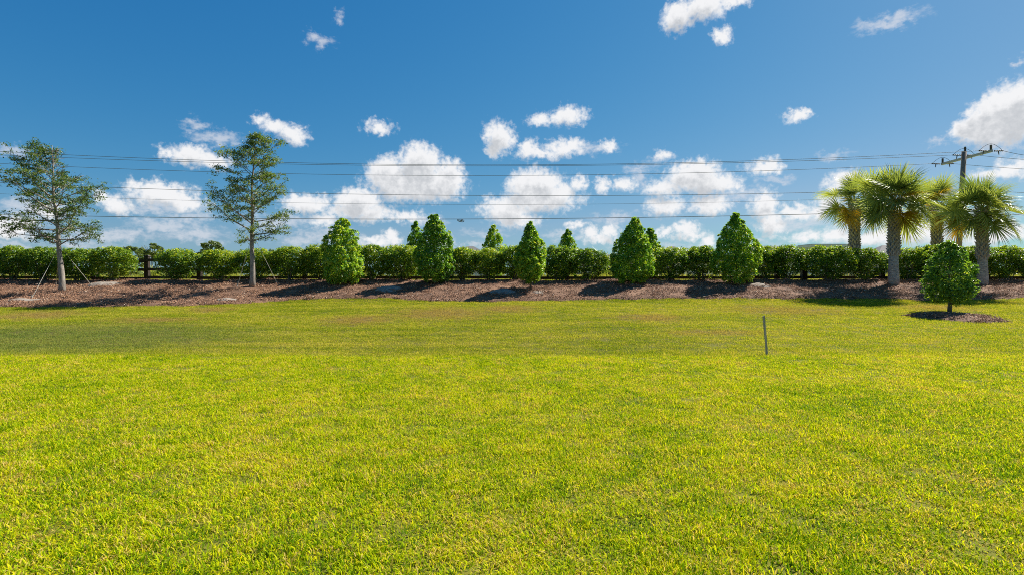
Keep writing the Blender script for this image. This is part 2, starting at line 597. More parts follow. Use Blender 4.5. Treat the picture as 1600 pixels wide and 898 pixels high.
M['oak'] = leaf_mat('oak_leaf', [(0.05, (0.032, 0.066, 0.016)), (0.5, (0.080, 0.135, 0.03)), (0.85, (0.16, 0.205, 0.045)), (1.0, (0.22, 0.22, 0.06))], 0.42, 0.42, 0.45, gain=1.45)
M['frond'] = leaf_mat('palm_leaf', [(0.05, (0.05, 0.08, 0.022)), (0.45, (0.125, 0.155, 0.035)), (0.75, (0.22, 0.235, 0.05)), (1.0, (0.38, 0.35, 0.12))], 0.38, 0.42, 0.4, rand=0.45, gain=2.2, tr_col=(1.15, 1.1, 0.6))
M['frond_old'] = leaf_mat('palm_leaf_old', [(0.1, (0.26, 0.20, 0.012)), (0.5, (0.45, 0.27, 0.015)), (1.0, (0.50, 0.36, 0.06))], 0.35, 0.45, 0.4)
M['farleaf'] = leaf_mat('far_leaf', [(0.1, (0.03, 0.05, 0.02)), (0.5, (0.06, 0.09, 0.03)), (1.0, (0.11, 0.13, 0.04))], 0.4, 0.5, 0.3, gain=2.0)
M['bark'] = plain_mat('oak_bark', (0.12, 0.10, 0.08), (0.36, 0.32, 0.27), 14, 0.85, (1, 1, 0.35), 0.6)
M['stem'] = plain_mat('stem_bark', (0.10, 0.075, 0.05), (0.25, 0.20, 0.15), 16, 0.85, (1, 1, 0.3), 0.4)
M['palmbark'] = plain_mat('palm_bark', (0.19, 0.165, 0.14), (0.50, 0.45, 0.40), 9, 0.9, (1, 1, 2.5), 0.7)
M['boot'] = plain_mat('palm_boot', (0.24, 0.20, 0.165), (0.56, 0.50, 0.43), 11, 0.85, (1, 1, 0.5), 0.4)
M['petiole'] = plain_mat('palm_petiole', (0.17, 0.20, 0.05), (0.33, 0.33, 0.12), 6, 0.5)
M['fence'] = plain_mat('fence_board', (0.022, 0.014, 0.011), (0.05, 0.034, 0.028), 7, 0.55, (0.2, 1, 1), 0.15)
M['cement'] = plain_mat('pole_cement', (0.15, 0.12, 0.10), (0.26, 0.22, 0.18), 6, 0.85, (1, 1, 0.25), 0.2)
M['arm'] = plain_mat('arm_metal', (0.26, 0.28, 0.30), (0.38, 0.40, 0.42), 5, 0.5, (1, 0.2, 1), 0.0)
M['insul'] = plain_mat('insulator_rubber', (0.04, 0.045, 0.05), (0.09, 0.095, 0.10), 10, 0.4)
M['wire'] = plain_mat('wire_metal', (0.06, 0.075, 0.095), (0.11, 0.125, 0.145), 3, 0.6)
M['stake'] = plain_mat('weathered_wood', (0.26, 0.23, 0.185), (0.48, 0.43, 0.36), 9, 0.85, (6, 6, 0.7), 0.3)
M['strap'] = plain_mat('guy_strap', (0.22, 0.23, 0.17), (0.33, 0.33, 0.25), 12, 0.7)
M['sleeve'] = plain_mat('guy_sleeve', (0.34, 0.32, 0.25), (0.48, 0.45, 0.37), 12, 0.6)
M['sand'] = plain_mat('pale_sand', (0.17, 0.14, 0.11), (0.33, 0.28, 0.23), 9, 0.95, (1, 1, 1), 0.8)
M['chip'] = None
M['roof'] = plain_mat('roof_shingle', (0.13, 0.125, 0.12), (0.21, 0.20, 0.195), 4, 0.85, (1, 1, 4), 0.3)
M['stucco'] = plain_mat('stucco', (0.50, 0.48, 0.45), (0.60, 0.58, 0.55), 3, 0.85)
M['pale'] = plain_mat('pale_panel', (0.40, 0.44, 0.48), (0.48, 0.52, 0.56), 2, 0.6)
M['glass'] = plain_mat('window_glass', (0.03, 0.04, 0.05), (0.06, 0.07, 0.085), 2, 0.15, spec=0.6)

def mulch_mats():
    m, h, out = new_mat('mulch_soil')
    geo = h.n('ShaderNodeNewGeometry')
    f = h.noise(geo.outputs['Position'], 26, 5, 0.75)
    b2 = h.noise(geo.outputs['Position'], 1.3, 3, 0.5)
    f2 = h.math('ADD', f, h.math('MULTIPLY', h.math('SUBTRACT', b2, 0.5), 0.7))
    col = h.ramp(f2, [(0.3, (0.075, 0.038, 0.02)), (0.55, (0.20, 0.102, 0.055)), (0.75, (0.33, 0.19, 0.11))])
    p = h.n('ShaderNodeBsdfPrincipled')
    h.l(col, p.inputs['Base Color'])
    p.inputs['Roughness'].default_value = 0.95
    b = h.n('ShaderNodeBump')
    b.inputs['Strength'].default_value = 0.8
    b.inputs['Distance'].default_value = 0.04
    h.l(f, b.inputs['Height']); h.l(b.outputs[0], p.inputs['Normal'])
    h.l(p.outputs[0], out.inputs[0])
    M['mulch'] = m
    m, h, out = new_mat('mulch_chip')
    a = h.n('ShaderNodeAttribute', attribute_name='tint')
    geo = h.n('ShaderNodeNewGeometry')
    b2 = h.noise(geo.outputs['Position'], 1.1, 4, 0.6)
    col = h.ramp(h.math('ADD', a.outputs['Fac'], h.math('MULTIPLY', h.math('SUBTRACT', b2, 0.5), 0.8)), [(0.0, (0.065, 0.035, 0.022)), (0.35, (0.19, 0.092, 0.048)), (0.7, (0.33, 0.17, 0.09)), (0.92, (0.47, 0.31, 0.19)), (1.0, (0.62, 0.50, 0.38))])
    p = h.n('ShaderNodeBsdfPrincipled')
    h.l(col, p.inputs['Base Color'])
    p.inputs['Roughness'].default_value = 0.8
    h.l(p.outputs[0], out.inputs[0])
    M['chip'] = m
mulch_mats()

# ------------------------------------------------------------------ ground sheet
def build_ground():
    xs = np.unique(np.concatenate([np.linspace(-4000, -200, 8), np.linspace(-200, -42, 12), np.arange(-42, 42.01, 0.35), np.linspace(42, 200, 12), np.linspace(200, 4000, 8)]))
    ys = np.unique(np.concatenate([np.linspace(-600, -6, 8), np.arange(-6, 10.4, 0.5), np.arange(10.4, 26, 0.12), np.linspace(26, 100, 20), np.linspace(100, 5000, 14)]))
    X, Y = np.meshgrid(xs, ys, indexing='ij')
    Z = ground(X, Y)
    nx, ny = len(xs), len(ys)
    V = np.stack([X, Y, Z], -1).reshape(-1, 3)
    i, j = np.meshgrid(np.arange(nx - 1), np.arange(ny - 1), indexing='ij')
    a = (i * ny + j).ravel(); b = ((i + 1) * ny + j).ravel(); c = b + 1; d = a + 1
    T = np.concatenate([np.stack([a, b, c], 1), np.stack([a, c, d], 1)])
    me = np_mesh('ground', V, T, M['soil'], smooth=True)
    tag(link('ground', me), kind='structure')
build_ground()

# --- the mulch bed: front edge read along the photograph
EDGE = [(-700, 482), (-200, 481), (0, 480), (150, 480), (300, 478), (370, 476), (420, 472), (460, 469), (520, 467), (600, 467), (660, 470), (720, 472), (830, 471),
        (920, 469), (1010, 467.5), (1120, 467), (1260, 467), (1400, 468), (1440, 470), (1480, 468), (1600, 467), (1800, 467), (2300, 466)]
EW = [hit(*e) for e in EDGE]
EX = np.array([e[0] for e in EW]); EYv = np.array([e[1] for e in EW])
def bed_front(x):
    x = np.asarray(x, float)
    return np.interp(x, EX, EYv) + 0.05 * np.sin(2.3 * x) + 0.04 * np.sin(5.1 * x + 1) + 0.02 * np.sin(13 * x)
BED_BACK = 24.05
def bumps(x, y):
    return 0.018 * np.sin(3.1 * x + 0.5 * y) * np.sin(2.7 * y + 0.3) + 0.012 * np.sin(7.3 * x + 1.7 * y) * np.sin(6.1 * y) + 0.02 * np.sin(1.1 * x + 2)
def bed_z(x, y):
    t = np.clip((y - bed_front(x)) / 0.25, 0, 1)
    return ground(x, y) + 0.012 + t * (0.06 + bumps(x, y))

def build_bed():
    xs = np.arange(-40, 40.01, 0.16)
    u = np.linspace(0, 1, 44)
    X, U = np.meshgrid(xs, u, indexing='ij')
    Y = bed_front(X) * (1 - U) + BED_BACK * U
    Z = bed_z(X, Y)
    Z[:, 0] = ground(X[:, 0], Y[:, 0]) - 0.03
    nx, ny = X.shape
    V = np.stack([X, Y, Z], -1).reshape(-1, 3)
    i, j = np.meshgrid(np.arange(nx - 1), np.arange(ny - 1), indexing='ij')
    a = (i * ny + j).ravel(); b = ((i + 1) * ny + j).ravel(); c = b + 1; d = a + 1
    T = np.concatenate([np.stack([a, b, c], 1), np.stack([a, c, d], 1)])
    me = np_mesh('mulch_ground', V, T, M['mulch'], smooth=True)
    tag(link('mulch_ground', me), kind='structure')
build_bed()

def top_z(x, y):
    """Height of what one stands on: bed or turf."""
    if bed_front(x) < y < BED_BACK:
        return float(bed_z(x, y))
    return gz(x, y)

# --- mulch ring under the small tree on the lawn
RX, RY = hit(1494, 497)
def ring_h(x, y):
    return None
def ring_r(th):
    return 1 + 0.10 * math.sin(3 * th + 1) + 0.07 * math.sin(5 * th) + 0.03 * math.sin(11 * th)
RAX, RAY = 1.12, 0.86
def ring_z(x, y):
    rx, ry = (x - RX), (y - RY)
    rx, ry = rx + 0.35 * ry, ry
    k = math.hypot(rx / RAX, ry / RAY) / ring_r(math.atan2(ry / RAY, rx / RAX))
    return k, gz(x, y) + 0.01 + 0.14 * max(0.0, 1 - k) ** 0.7
def build_ring():
    mb = MB()
    n, rings = 56, 9
    vs = [(RX, RY, ring_z(RX, RY)[1])]
    for r in range(1, rings + 1):
        for k in range(n):
            th = 2 * math.pi * k / n
            rr = r / rings * ring_r(th)
            ux, uy = math.cos(th) * RAX * rr, math.sin(th) * RAY * rr
            x, y = RX + ux - 0.35 * uy, RY + uy
            z = ring_z(x, y)[1] + 0.012 * math.sin(9 * x) * math.sin(8 * y)
            if r == rings:
                z = gz(x, y) - 0.03
            vs.append((x, y, z))
    fs = [(0, 1 + k, 1 + (k + 1) % n) for k in range(n)]
    for r in range(rings - 1):
        for k in range(n):
            k2 = (k + 1) % n
            fs.append((1 + r * n + k, 1 + (r + 1) * n + k, 1 + (r + 1) * n + k2, 1 + r * n + k2))
    mb.add(vs, fs)
    o = mb.build('mulch_mound', M['mulch'], smooth=True)
    tag(o, 'oval mound of brown mulch on the grass round the small lone tree', 'mulch mound')
build_ring()

# ------------------------------------------------------------------ scattering (uncountable stuff only)
def scatter(name, protos, pos, rot, scl, kind_idx, mat):
    me = bpy.data.meshes.new(name)
    n = len(pos)
    me.vertices.add(n)
    me.vertices.foreach_set('co', np.asarray(pos, np.float32).ravel())
    a = me.attributes.new('rot', 'FLOAT_VECTOR', 'POINT'); a.data.foreach_set('vector', np.asarray(rot, np.float32).ravel())
    a = me.attributes.new('scl', 'FLOAT_VECTOR', 'POINT'); a.data.foreach_set('vector', np.asarray(scl, np.float32).ravel())
    a = me.attributes.new('pick', 'INT', 'POINT'); a.data.foreach_set('value', np.asarray(kind_idx, np.int32))
    me.materials.append(mat)
    o = link(name, me)
    g = bpy.data.node_groups.new(name, 'GeometryNodeTree')
    g.interface.new_socket(name='Geometry', in_out='INPUT', socket_type='NodeSocketGeometry')
    g.interface.new_socket(name='Geometry', in_out='OUTPUT', socket_type='NodeSocketGeometry')
    gi = g.nodes.new('NodeGroupInput'); go = g.nodes.new('NodeGroupOutput')
    join = g.nodes.new('GeometryNodeJoinGeometry')
    def attr(nm, dt):
        nd = g.nodes.new('GeometryNodeInputNamedAttribute')
        nd.data_type = dt
        nd.inputs['Name'].default_value = nm
        return nd.outputs['Attribute']
    r_ = attr('rot', 'FLOAT_VECTOR'); s_ = attr('scl', 'FLOAT_VECTOR'); k_ = attr('pick', 'INT')
    e2r = g.nodes.new('FunctionNodeEulerToRotation')
    g.links.new(r_, e2r.inputs[0])
    for i, pm in enumerate(protos):
        po = bpy.data.objects.new(name + '_tuft', pm)      # not linked: lives only as the tuft of this stuff
        oi = g.nodes.new('GeometryNodeObjectInfo')
        oi.inputs['Object'].default_value = po
        oi.inputs['As Instance'].default_value = True
        cmp_ = g.nodes.new('FunctionNodeCompare')
        cmp_.data_type = 'INT'
        cmp_.operation = 'EQUAL'
        g.links.new(k_, [s for s in cmp_.inputs if s.type == 'INT'][0])
        [s for s in cmp_.inputs if s.type == 'INT'][1].default_value = i
        ip = g.nodes.new('GeometryNodeInstanceOnPoints')
        g.links.new(gi.outputs[0], ip.inputs['Points'])
        g.links.new(cmp_.outputs[0], ip.inputs['Selection'])
        g.links.new(oi.outputs['Geometry'], ip.inputs['Instance'])
        g.links.new(e2r.outputs[0], ip.inputs['Rotation'])
        g.links.new(s_, ip.inputs['Scale'])
        g.links.new(ip.outputs[0], join.inputs[0])
    g.links.new(join.outputs[0], go.inputs[0])
    md = o.modifiers.new('scatter', 'NODES')
    md.node_group = g
    return o

def tuft(name, rng, n, rad, lmin, lmax, wid, lean, mat, tint_mu=0.45, tint_sd=0.18):
    """A patch of bent blades."""
    V, T, C = [], [], []
    for k in range(n):
        r = rad * math.sqrt(rng.random()); th = rng.random() * 2 * math.pi
        bx, by = r * math.cos(th), r * math.sin(th)
        L = rng.uniform(lmin, lmax); w = wid * rng.uniform(0.7, 1.25)
        d = rng.random() * 2 * math.pi
        dx, dy = math.cos(d), math.sin(d)
        tw = d + math.pi / 2 + rng.normal() * 0.5
        wx, wy = math.cos(tw), math.sin(tw)
        a0 = rng.uniform(0.05, 0.5) * lean; a1 = a0 + rng.uniform(0.4, 1.5) * lean
        p = np.array([bx, by, -0.005]); o = len(V)
        for s_, ww in enumerate((0.75, 1.0, 0.7)):
            V.append(p + np.array([wx, wy, 0]) * w * ww / 2); V.append(p - np.array([wx, wy, 0]) * w * ww / 2)
            an = a0 + (a1 - a0) * s_ / 2
            p = p + np.array([dx * math.sin(an), dy * math.sin(an), math.cos(an)]) * L / 3
        V.append(p)
        T += [(o, o + 1, o + 3), (o, o + 3, o + 2), (o + 2, o + 3, o + 5), (o + 2, o + 5, o + 4), (o + 4, o + 5, o + 6)]
        t = rng.normal(tint_mu, tint_sd)
        if rng.random() < 0.15:
            t = rng.uniform(0.85, 1.1)
        C += [t] * 5
    return np_mesh(name, np.array(V), np.array(T), mat, C)

def build_grass():
    rng = np.random.default_rng(3)
    # near lawn: broad arching blades
    protos = [tuft('lawn_tuft', rng, 58, 0.15, 0.026, 0.066, 0.0068, 1.05, M['blade'], 0.45, 0.24) for _ in range(7)]
    area = []
    def fill(y0, y1, dens, k, side=1.0):
        n = int((y1 - y0) * 2 * (1.18 * y1 + 1.2) * dens)
        y = rng.uniform(y0, y1, n); x = rng.uniform(-1, 1, n) * (1.18 * y1 + 1.2)
        keep = np.abs(x) < 1.18 * y + 1.2
        return np.stack([x[keep], y[keep]], 1)
    P = np.concatenate([fill(1.6, 5, 175, 0), fill(5, 8, 140, 0), fill(8, 11.05, 110, 0)])
    edge = 10.66 + 0.09 * np.sin(1.3 * P[:, 0]) + 0.07 * np.sin(4.1 * P[:, 0] + 1) + rng.normal(0, 0.16, len(P))
    P = P[P[:, 1] < edge]
    # thin bare spots in the lawn
    spots = [hit(px, py) for px, py in ((590, 835), (985, 830), (935, 865), (395, 752), (1385, 792), (870, 795), (475, 830), (1560, 880), (330, 860), (1240, 815))]
    for sx_, sy_ in spots:
        d = np.hypot((P[:, 0] - sx_) / 0.16, (P[:, 1] - sy_) / 0.10)
        P = P[(d > 1) | (rng.random(len(P)) < 0.25)]
    # thinner here and there, so the thatch and soil show between the tufts
    thin = np.sin(3.3 * P[:, 0] + 2 * np.sin(2.1 * P[:, 1])) * np.sin(3.9 * P[:, 1] + 2 * np.sin(1.9 * P[:, 0])) + 0.6 * np.sin(9 * P[:, 0] + 4 * np.sin(5 * P[:, 1])) * np.sin(11 * P[:, 1])
    P = P[rng.random(len(P)) > np.clip((thin - 0.5) * 0.6, 0, 0.5)]
    n = len(P)
    z = ground(P[:, 0], P[:, 1])
    lump = 0.5 + 0.5 * np.sin(2.1 * P[:, 0] + 1.3 * np.sin(1.7 * P[:, 1])) * np.sin(2.6 * P[:, 1] + np.sin(2.3 * P[:, 0]))
    s = (0.72 + 0.35 * lump) * rng.uniform(0.8, 1.25, n)
    rot = np.stack([rng.normal(0, 0.12, n), rng.normal(0, 0.12, n), rng.uniform(0, 6.28, n)], 1)
    o = scatter('lawn_grass', protos, np.column_stack([P, z]), rot, np.column_stack([np.ones(n), np.ones(n), s]), rng.integers(0, len(protos), n), M['blade'])
    tag(o, 'short yellow green lawn grass in front of the bank', 'grass', kind='stuff')
    # bank: finer, shorter, denser-looking turf
    protos = [tuft('bank_tuft', rng, 72, 0.20, 0.022, 0.05, 0.0052, 0.95, M['blade'], 0.47, 0.26) for _ in range(6)]
    n0 = 48000
    y = rng.uniform(10.5, 20.6, n0); x = rng.uniform(-1, 1, n0) * (1.18 * 20.6)
    k = (np.abs(x) < 1.18 * y + 1.0) & (y < bed_front(x) + 0.05) & (y > 10.64 + 0.09 * np.sin(1.3 * x) + 0.07 * np.sin(4.1 * x + 1))
    rr = np.hypot(((x - RX) + 0.35 * (y - RY)) / RAX, (y - RY) / RAY)
    k &= rr > 0.98
    x, y = x[k], y[k]
    n = len(x)
    s = rng.uniform(0.7, 1.3, n) * np.where(y > bed_front(x) - 0.35, 1.35, 1.0) * np.where((y < 11.5), 1.0 + 0.5 * (np.sin(2.2 * x + 1.7 * np.sin(0.9 * x)) > 0.3), 1.0)
    rot = np.stack([rng.normal(0, 0.1, n), rng.normal(0, 0.1, n), rng.uniform(0, 6.28, n)], 1)
    o = scatter('bank_grass', protos, np.column_stack([x, y, ground(x, y)]), rot, np.column_stack([np.ones(n), np.ones(n), s]), rng.integers(0, len(protos), n), M['blade'])
    tag(o, 'duller mown grass covering the bank below the mulch bed', 'grass', kind='stuff')
    # rough field beyond the fence
    protos = [tuft('field_tuft', rng, 26, 0.35, 0.2, 0.62, 0.022, 0.55, M['blade'], 0.5, 0.25) for _ in range(4)]
    n = 5200
    y = 25.6 + 34 * rng.random(n) ** 1.4; x = rng.uniform(-1.25, 1.25, n) * y
    k = np.sin(0.35 * x + 1.3 * np.sin(0.4 * y)) + 0.5 * np.sin(1.1 * x) + rng.normal(0, 0.4, n) > -0.5
    x, y = x[k], y[k]; n = len(x)
    s = rng.uniform(0.35, 1.15, n)
    rot = np.stack([np.zeros(n), np.zeros(n), rng.uniform(0, 6.28, n)], 1)
    o = scatter('field_grass', protos, np.column_stack([x, y, ground(x, y)]), rot, np.column_stack([np.ones(n), np.ones(n), s]), rng.integers(0, len(protos), n), M['blade'])
    tag(o, 'rough uncut grass in the field beyond the fence', 'grass', kind='stuff')
    # mulch chips
    def chips(n, rad):
        V, T, C = [], [], []
        for _ in range(n):
            r = rad * math.sqrt(rng.random()); th = rng.random() * 6.283
            c = np.array([r * math.cos(th), r * math.sin(th), rng.uniform(0.0, 0.02)])
            L = rng.uniform(0.025, 0.085); W = rng.uniform(0.010, 0.024)
            a = rng.random() * 6.283; tl = rng.normal(0, 0.35); rl = rng.normal(0, 0.4)
            u = np.array([math.cos(a) * math.cos(tl), math.sin(a) * math.cos(tl), math.sin(tl)])
            v = np.array([-math.sin(a) * math.cos(rl), math.cos(a) * math.cos(rl), math.sin(rl)])
            w = np.cross(u, v) * 0.006
            o = len(V)
            for q_ in (-1, 1):
                V += [c + u * L / 2 * rng.uniform(.7, 1) + q_ * w, c + v * W / 2 + q_ * w, c - u * L / 2 + q_ * w, c - v * W / 2 * rng.uniform(.6, 1) + q_ * w]
            T += [(o + 4, o + 5, o + 6), (o + 4, o + 6, o + 7)]
            for k in range(4):
                k2 = (k + 1) % 4
                T += [(o + k, o + k2, o + 4 + k2), (o + k, o + 4 + k2, o + 4 + k)]
            C += [min(1, max(0, rng.normal(0.5, 0.24)))] * 10
        return np_mesh('mulch_patch', np.array(V), np.array(T), M['chip'], C)
    protos = [chips(26, 0.22) for _ in range(6)]
    n0 = 9000
    x = rng.uniform(-27, 27, n0); y = rng.uniform(17, 24, n0)
    k = (y > bed_front(x) + 0.02) & (y < BED_BACK)
    x, y = x[k], y[k]
    z = bed_z(x, y)
    xr = rng.uniform(RX - 1.8, RX + 1.8, 260); yr = rng.uniform(RY - 1.1, RY + 1.1, 260)
    zz = [ring_z(a, b) for a, b in zip(xr, yr)]
    k = np.array([q_[0] < 0.95 for q_ in zz])
    x = np.concatenate([x, xr[k]]); y = np.concatenate([y, yr[k]]); z = np.concatenate([z, np.array([q_[1] for q_ in zz])[k]])
    n = len(x)
    rot = np.stack([np.full(n, 0.14), np.zeros(n), rng.uniform(0, 6.28, n)], 1)
    o = scatter('mulch_chips', protos, np.column_stack([x, y, z + 0.004]), rot, np.ones((n, 3)), rng.integers(0, len(protos), n), M['chip'])
    tag(o, 'loose brown bark chips strewn over the planting bed', 'mulch', kind='stuff')
build_grass()

# ------------------------------------------------------------------ foliage
def clump_foliage(rng, clumps, per, leaf, aspect, mu=0.45, sd=0.2, up=0.25, fill=None):
    """clumps: array of (x,y,z,r, nx,ny,nz); leaves sit round the outward side of each."""
    cs = np.repeat(clumps, per, axis=0)
    n = len(cs)
    out = unit(cs[:, 4:7])
    d = unit(rng.normal(size=(n, 3)) + out * 0.9 + np.array([0, 0, up]))
    rad = cs[:, 3] * rng.uniform(0.35, 1.05, n) ** 0.6
    cen = cs[:, :3] + d * rad[:, None]
    nr = unit(d * 0.55 + rng.normal(size=(n, 3)) * 0.75 + np.array([0, 0, 0.35]))
    ax = unit(d + rng.normal(size=(n, 3)) * 0.5)
    L = leaf * rng.uniform(0.7, 1.25, n)
    ct = rng.normal(0, 0.10, len(clumps))
    t = rng.normal(mu, sd, n) + np.repeat(ct, per)
    if fill is not None:
        m = len(fill)
        cen = np.concatenate([cen, fill]); nr = np.concatenate([nr, rng.normal(size=(m, 3))]); ax = np.concatenate([ax, rng.normal(size=(m, 3))])
        L = np.concatenate([L, leaf * 1.25 * rng.uniform(0.8, 1.3, m)]); t = np.concatenate([t, rng.normal(mu - 0.05, sd, m)])
    V, T = leaves(rng, cen, nr, L, aspect, 0.2, ax)
    return V, T, np.repeat(t, 2)

def make_cone(rng, height, rmax, profile, base=0.08, leaf=0.105, nc=330, per=34):
    """Crown of a clipped-looking conical evergreen; profile: [(t, r 0..1)] from bottom to top."""
    ts = np.array([p[0] for p in profile]); rs = np.array([p[1] for p in profile])
    w = np.interp(np.linspace(0, 1, 200), ts, rs)
    cdf = np.cumsum(w + 0.12); cdf /= cdf[-1]
    t = np.interp(rng.random(nc), cdf, np.linspace(0, 1, 200))
    th = rng.random(nc) * 6.283
    r = np.interp(t, ts, rs) * rmax
    ph = rng.random(4) * 6.28
    lump = 1 + 0.12 * np.sin(2 * th + 5 * t + ph[0]) + 0.10 * np.sin(3 * th - 9 * t + ph[1]) + rng.normal(0, 0.07 if nc > 225 else 0.13, nc)
    cr = rng.uniform(0.10, 0.21, nc) * (0.55 + 0.45 * r / rmax)
    rr = np.maximum(0, r * lump - cr * 0.8)
    z = base + t * (height - base - 0.11)
    c = np.column_stack([rr * np.cos(th), rr * np.sin(th), z, cr, np.cos(th), np.sin(th), 0.25 + 1.2 * t ** 3])
    # stray leader shoots at the tip and over the flanks
    ns = 16
    st, sth = rng.uniform(0.15, 1.0, ns), rng.random(ns) * 6.283
    st[:4] = rng.uniform(0.90, 0.985, 4)
    sr = np.interp(st, ts, rs) * rmax * rng.uniform(1.0, 1.14, ns)
    c = np.concatenate([c, np.column_stack([sr * np.cos(sth), sr * np.sin(sth), base + st * (height - base - 0.12) + 0.03, np.full(ns, 0.07), np.cos(sth), np.sin(sth), np.full(ns, 1.2)])])
    nf = int(nc * per * 0.12)
    ft = np.interp(rng.random(nf), cdf, np.linspace(0, 1, 200)); fth = rng.random(nf) * 6.283
    fr = np.interp(ft, ts, rs) * rmax * 0.78 * np.sqrt(rng.random(nf))
    fill = np.column_stack([fr * np.cos(fth), fr * np.sin(fth), base + 0.1 + ft * (height - base) * 0.9])
    return clump_foliage(rng, c, per, leaf, 0.5, 0.45, 0.26, 0.3, fill)

def place_cone(name, px, base_py, top_py, half_px, profile, label, group, seed, Y=None, trunk_h=0.25, trunk_r=0.04, mat='cone', lean=0.0, nc=230, per=52, leaf=0.088):
    rng = np.random.default_rng(seed)
    if Y is None:
        x, Y = hit(px, base_py)
    else:
        x = (px - 800) / F * Y
    z0 = top_z(x, Y)
    if (x - RX) ** 2 + (Y - RY) ** 2 < 1.5:
        z0 = ring_z(x, Y)[1]
    H = CAMZ + (HZ - top_py) / F * Y - z0
    V, T, C = make_cone(rng, H, half_px / F * Y, profile, trunk_h, leaf, nc, per)
    V[:, 0] += lean * (V[:, 2] / H) ** 2
    t = thing(name, (x, Y, z0), label, 'tree', group)
    link('crown', np_mesh('crown', V, T, M[mat], C), t)
    mb = MB()
    k = 6
    mb.tube([(0.01 * math.sin(3 * i), 0.01 * math.cos(2 * i), -0.06 + i * H * 0.9 / k) for i in range(k + 1)], [trunk_r * (1.35 - 0.2 * i) if i < 6 else trunk_r * 0.15 for i in range(k + 1)], 8)
    for i in range(12):
        a = rng.random() * 6.28; zz = trunk_h + rng.random() * H * 0.55
        L = half_px / F * Y * 0.7
        mb.tube([(0, 0, zz), (math.cos(a) * L * 0.5, math.sin(a) * L * 0.5, zz + 0.1), (math.cos(a) * L, math.sin(a) * L, zz + 0.25)], [0.018, 0.012, 0.004], 4, False)
    mb.build('trunk', M['stem'], t, True)
    return t

PCONE = [(0, 0.55), (0.12, 0.92), (0.25, 1.0), (0.45, 0.88), (0.65, 0.68), (0.82, 0.43), (0.94, 0.20), (1, 0.05)]
PEGG = [(0, 0.62), (0.12, 0.95), (0.3, 1.0), (0.5, 0.90), (0.7, 0.68), (0.86, 0.41), (0.96, 0.17), (1, 0.05)]
PTALL = list(PEGG)
PEGG = [(0, 0.62), (0.12, 0.95), (0.3, 1.0), (0.5, 0.92), (0.7, 0.72), (0.86, 0.48), (0.96, 0.28), (1, 0.12)]
PHIGH = [(0, 0.35), (0.1, 0.72), (0.22, 0.95), (0.35, 1.0), (0.55, 0.84), (0.75, 0.54), (0.9, 0.26), (1, 0.05)]
PROUND = [(0, 0.40), (0.10, 0.80), (0.28, 1.0), (0.48, 0.95), (0.68, 0.76), (0.86, 0.50), (1, 0.15)]
G_FRONT = 'conical evergreen trees planted in the mulch bed'
G_REAR = 'conical evergreen trees behind the hedge'
place_cone('evergreen_tree', 535, 447, 340, 31, PEGG, 'broad bright conical tree leafy down to the mulch, first right of the tall oak', G_FRONT, 11, trunk_h=0.06, nc=333)
place_cone('evergreen_tree', 679, 446, 334, 28, PEGG, 'conical evergreen in the mulch with a darker tree peeking out behind its left side', G_FRONT, 12, trunk_h=0.18, nc=310)
place_cone('evergreen_tree', 829, 455, 345, 25, PHIGH, 'slim conical evergreen on a bare thin trunk beside a grey sand pile', G_FRONT, 13, trunk_h=0.30, nc=276, trunk_r=0.03)
place_cone('evergreen_tree', 986, 446, 338, 30, PTALL, 'wide conical evergreen in the mulch with a second crown against its right shoulder', G_FRONT, 14, trunk_h=0.08, nc=345, lean=0.18)
place_cone('evergreen_tree', 1151, 446, 331, 32, PTALL, 'tallest conical evergreen in the bed, nearest the survey stake', G_FRONT, 15, trunk_h=0.08, nc=345, lean=-0.05)
place_cone('evergreen_tree', 650, 440, 344, 19, PCONE, 'darker conical tree half hidden behind the left side of an evergreen', G_REAR, 16, Y=27.0, trunk_h=0.3)
place_cone('evergreen_tree', 772, 440, 350, 21, PCONE, 'conical tree rising behind the hedge just left of the slim bare trunked evergreen', G_REAR, 17, Y=27.5, trunk_h=0.3)
place_cone('evergreen_tree', 887, 440, 357, 19, PCONE, 'small conical treetop rising alone above the hedge right of the slim evergreen', G_REAR, 18, Y=28.0, trunk_h=0.3)
place_cone('evergreen_tree', 1016, 440, 354, 19, PCONE, 'conical tree standing behind the right shoulder of the wide evergreen', G_REAR, 19, Y=26.5, trunk_h=0.3)
place_cone('round_tree', 1484, 488, 375, 32, PROUND, 'small round crowned green tree standing alone in its own mulch mound on the grass', None, 20, trunk_h=0.30, trunk_r=0.05, nc=220, per=40, leaf=0.082, mat='young')

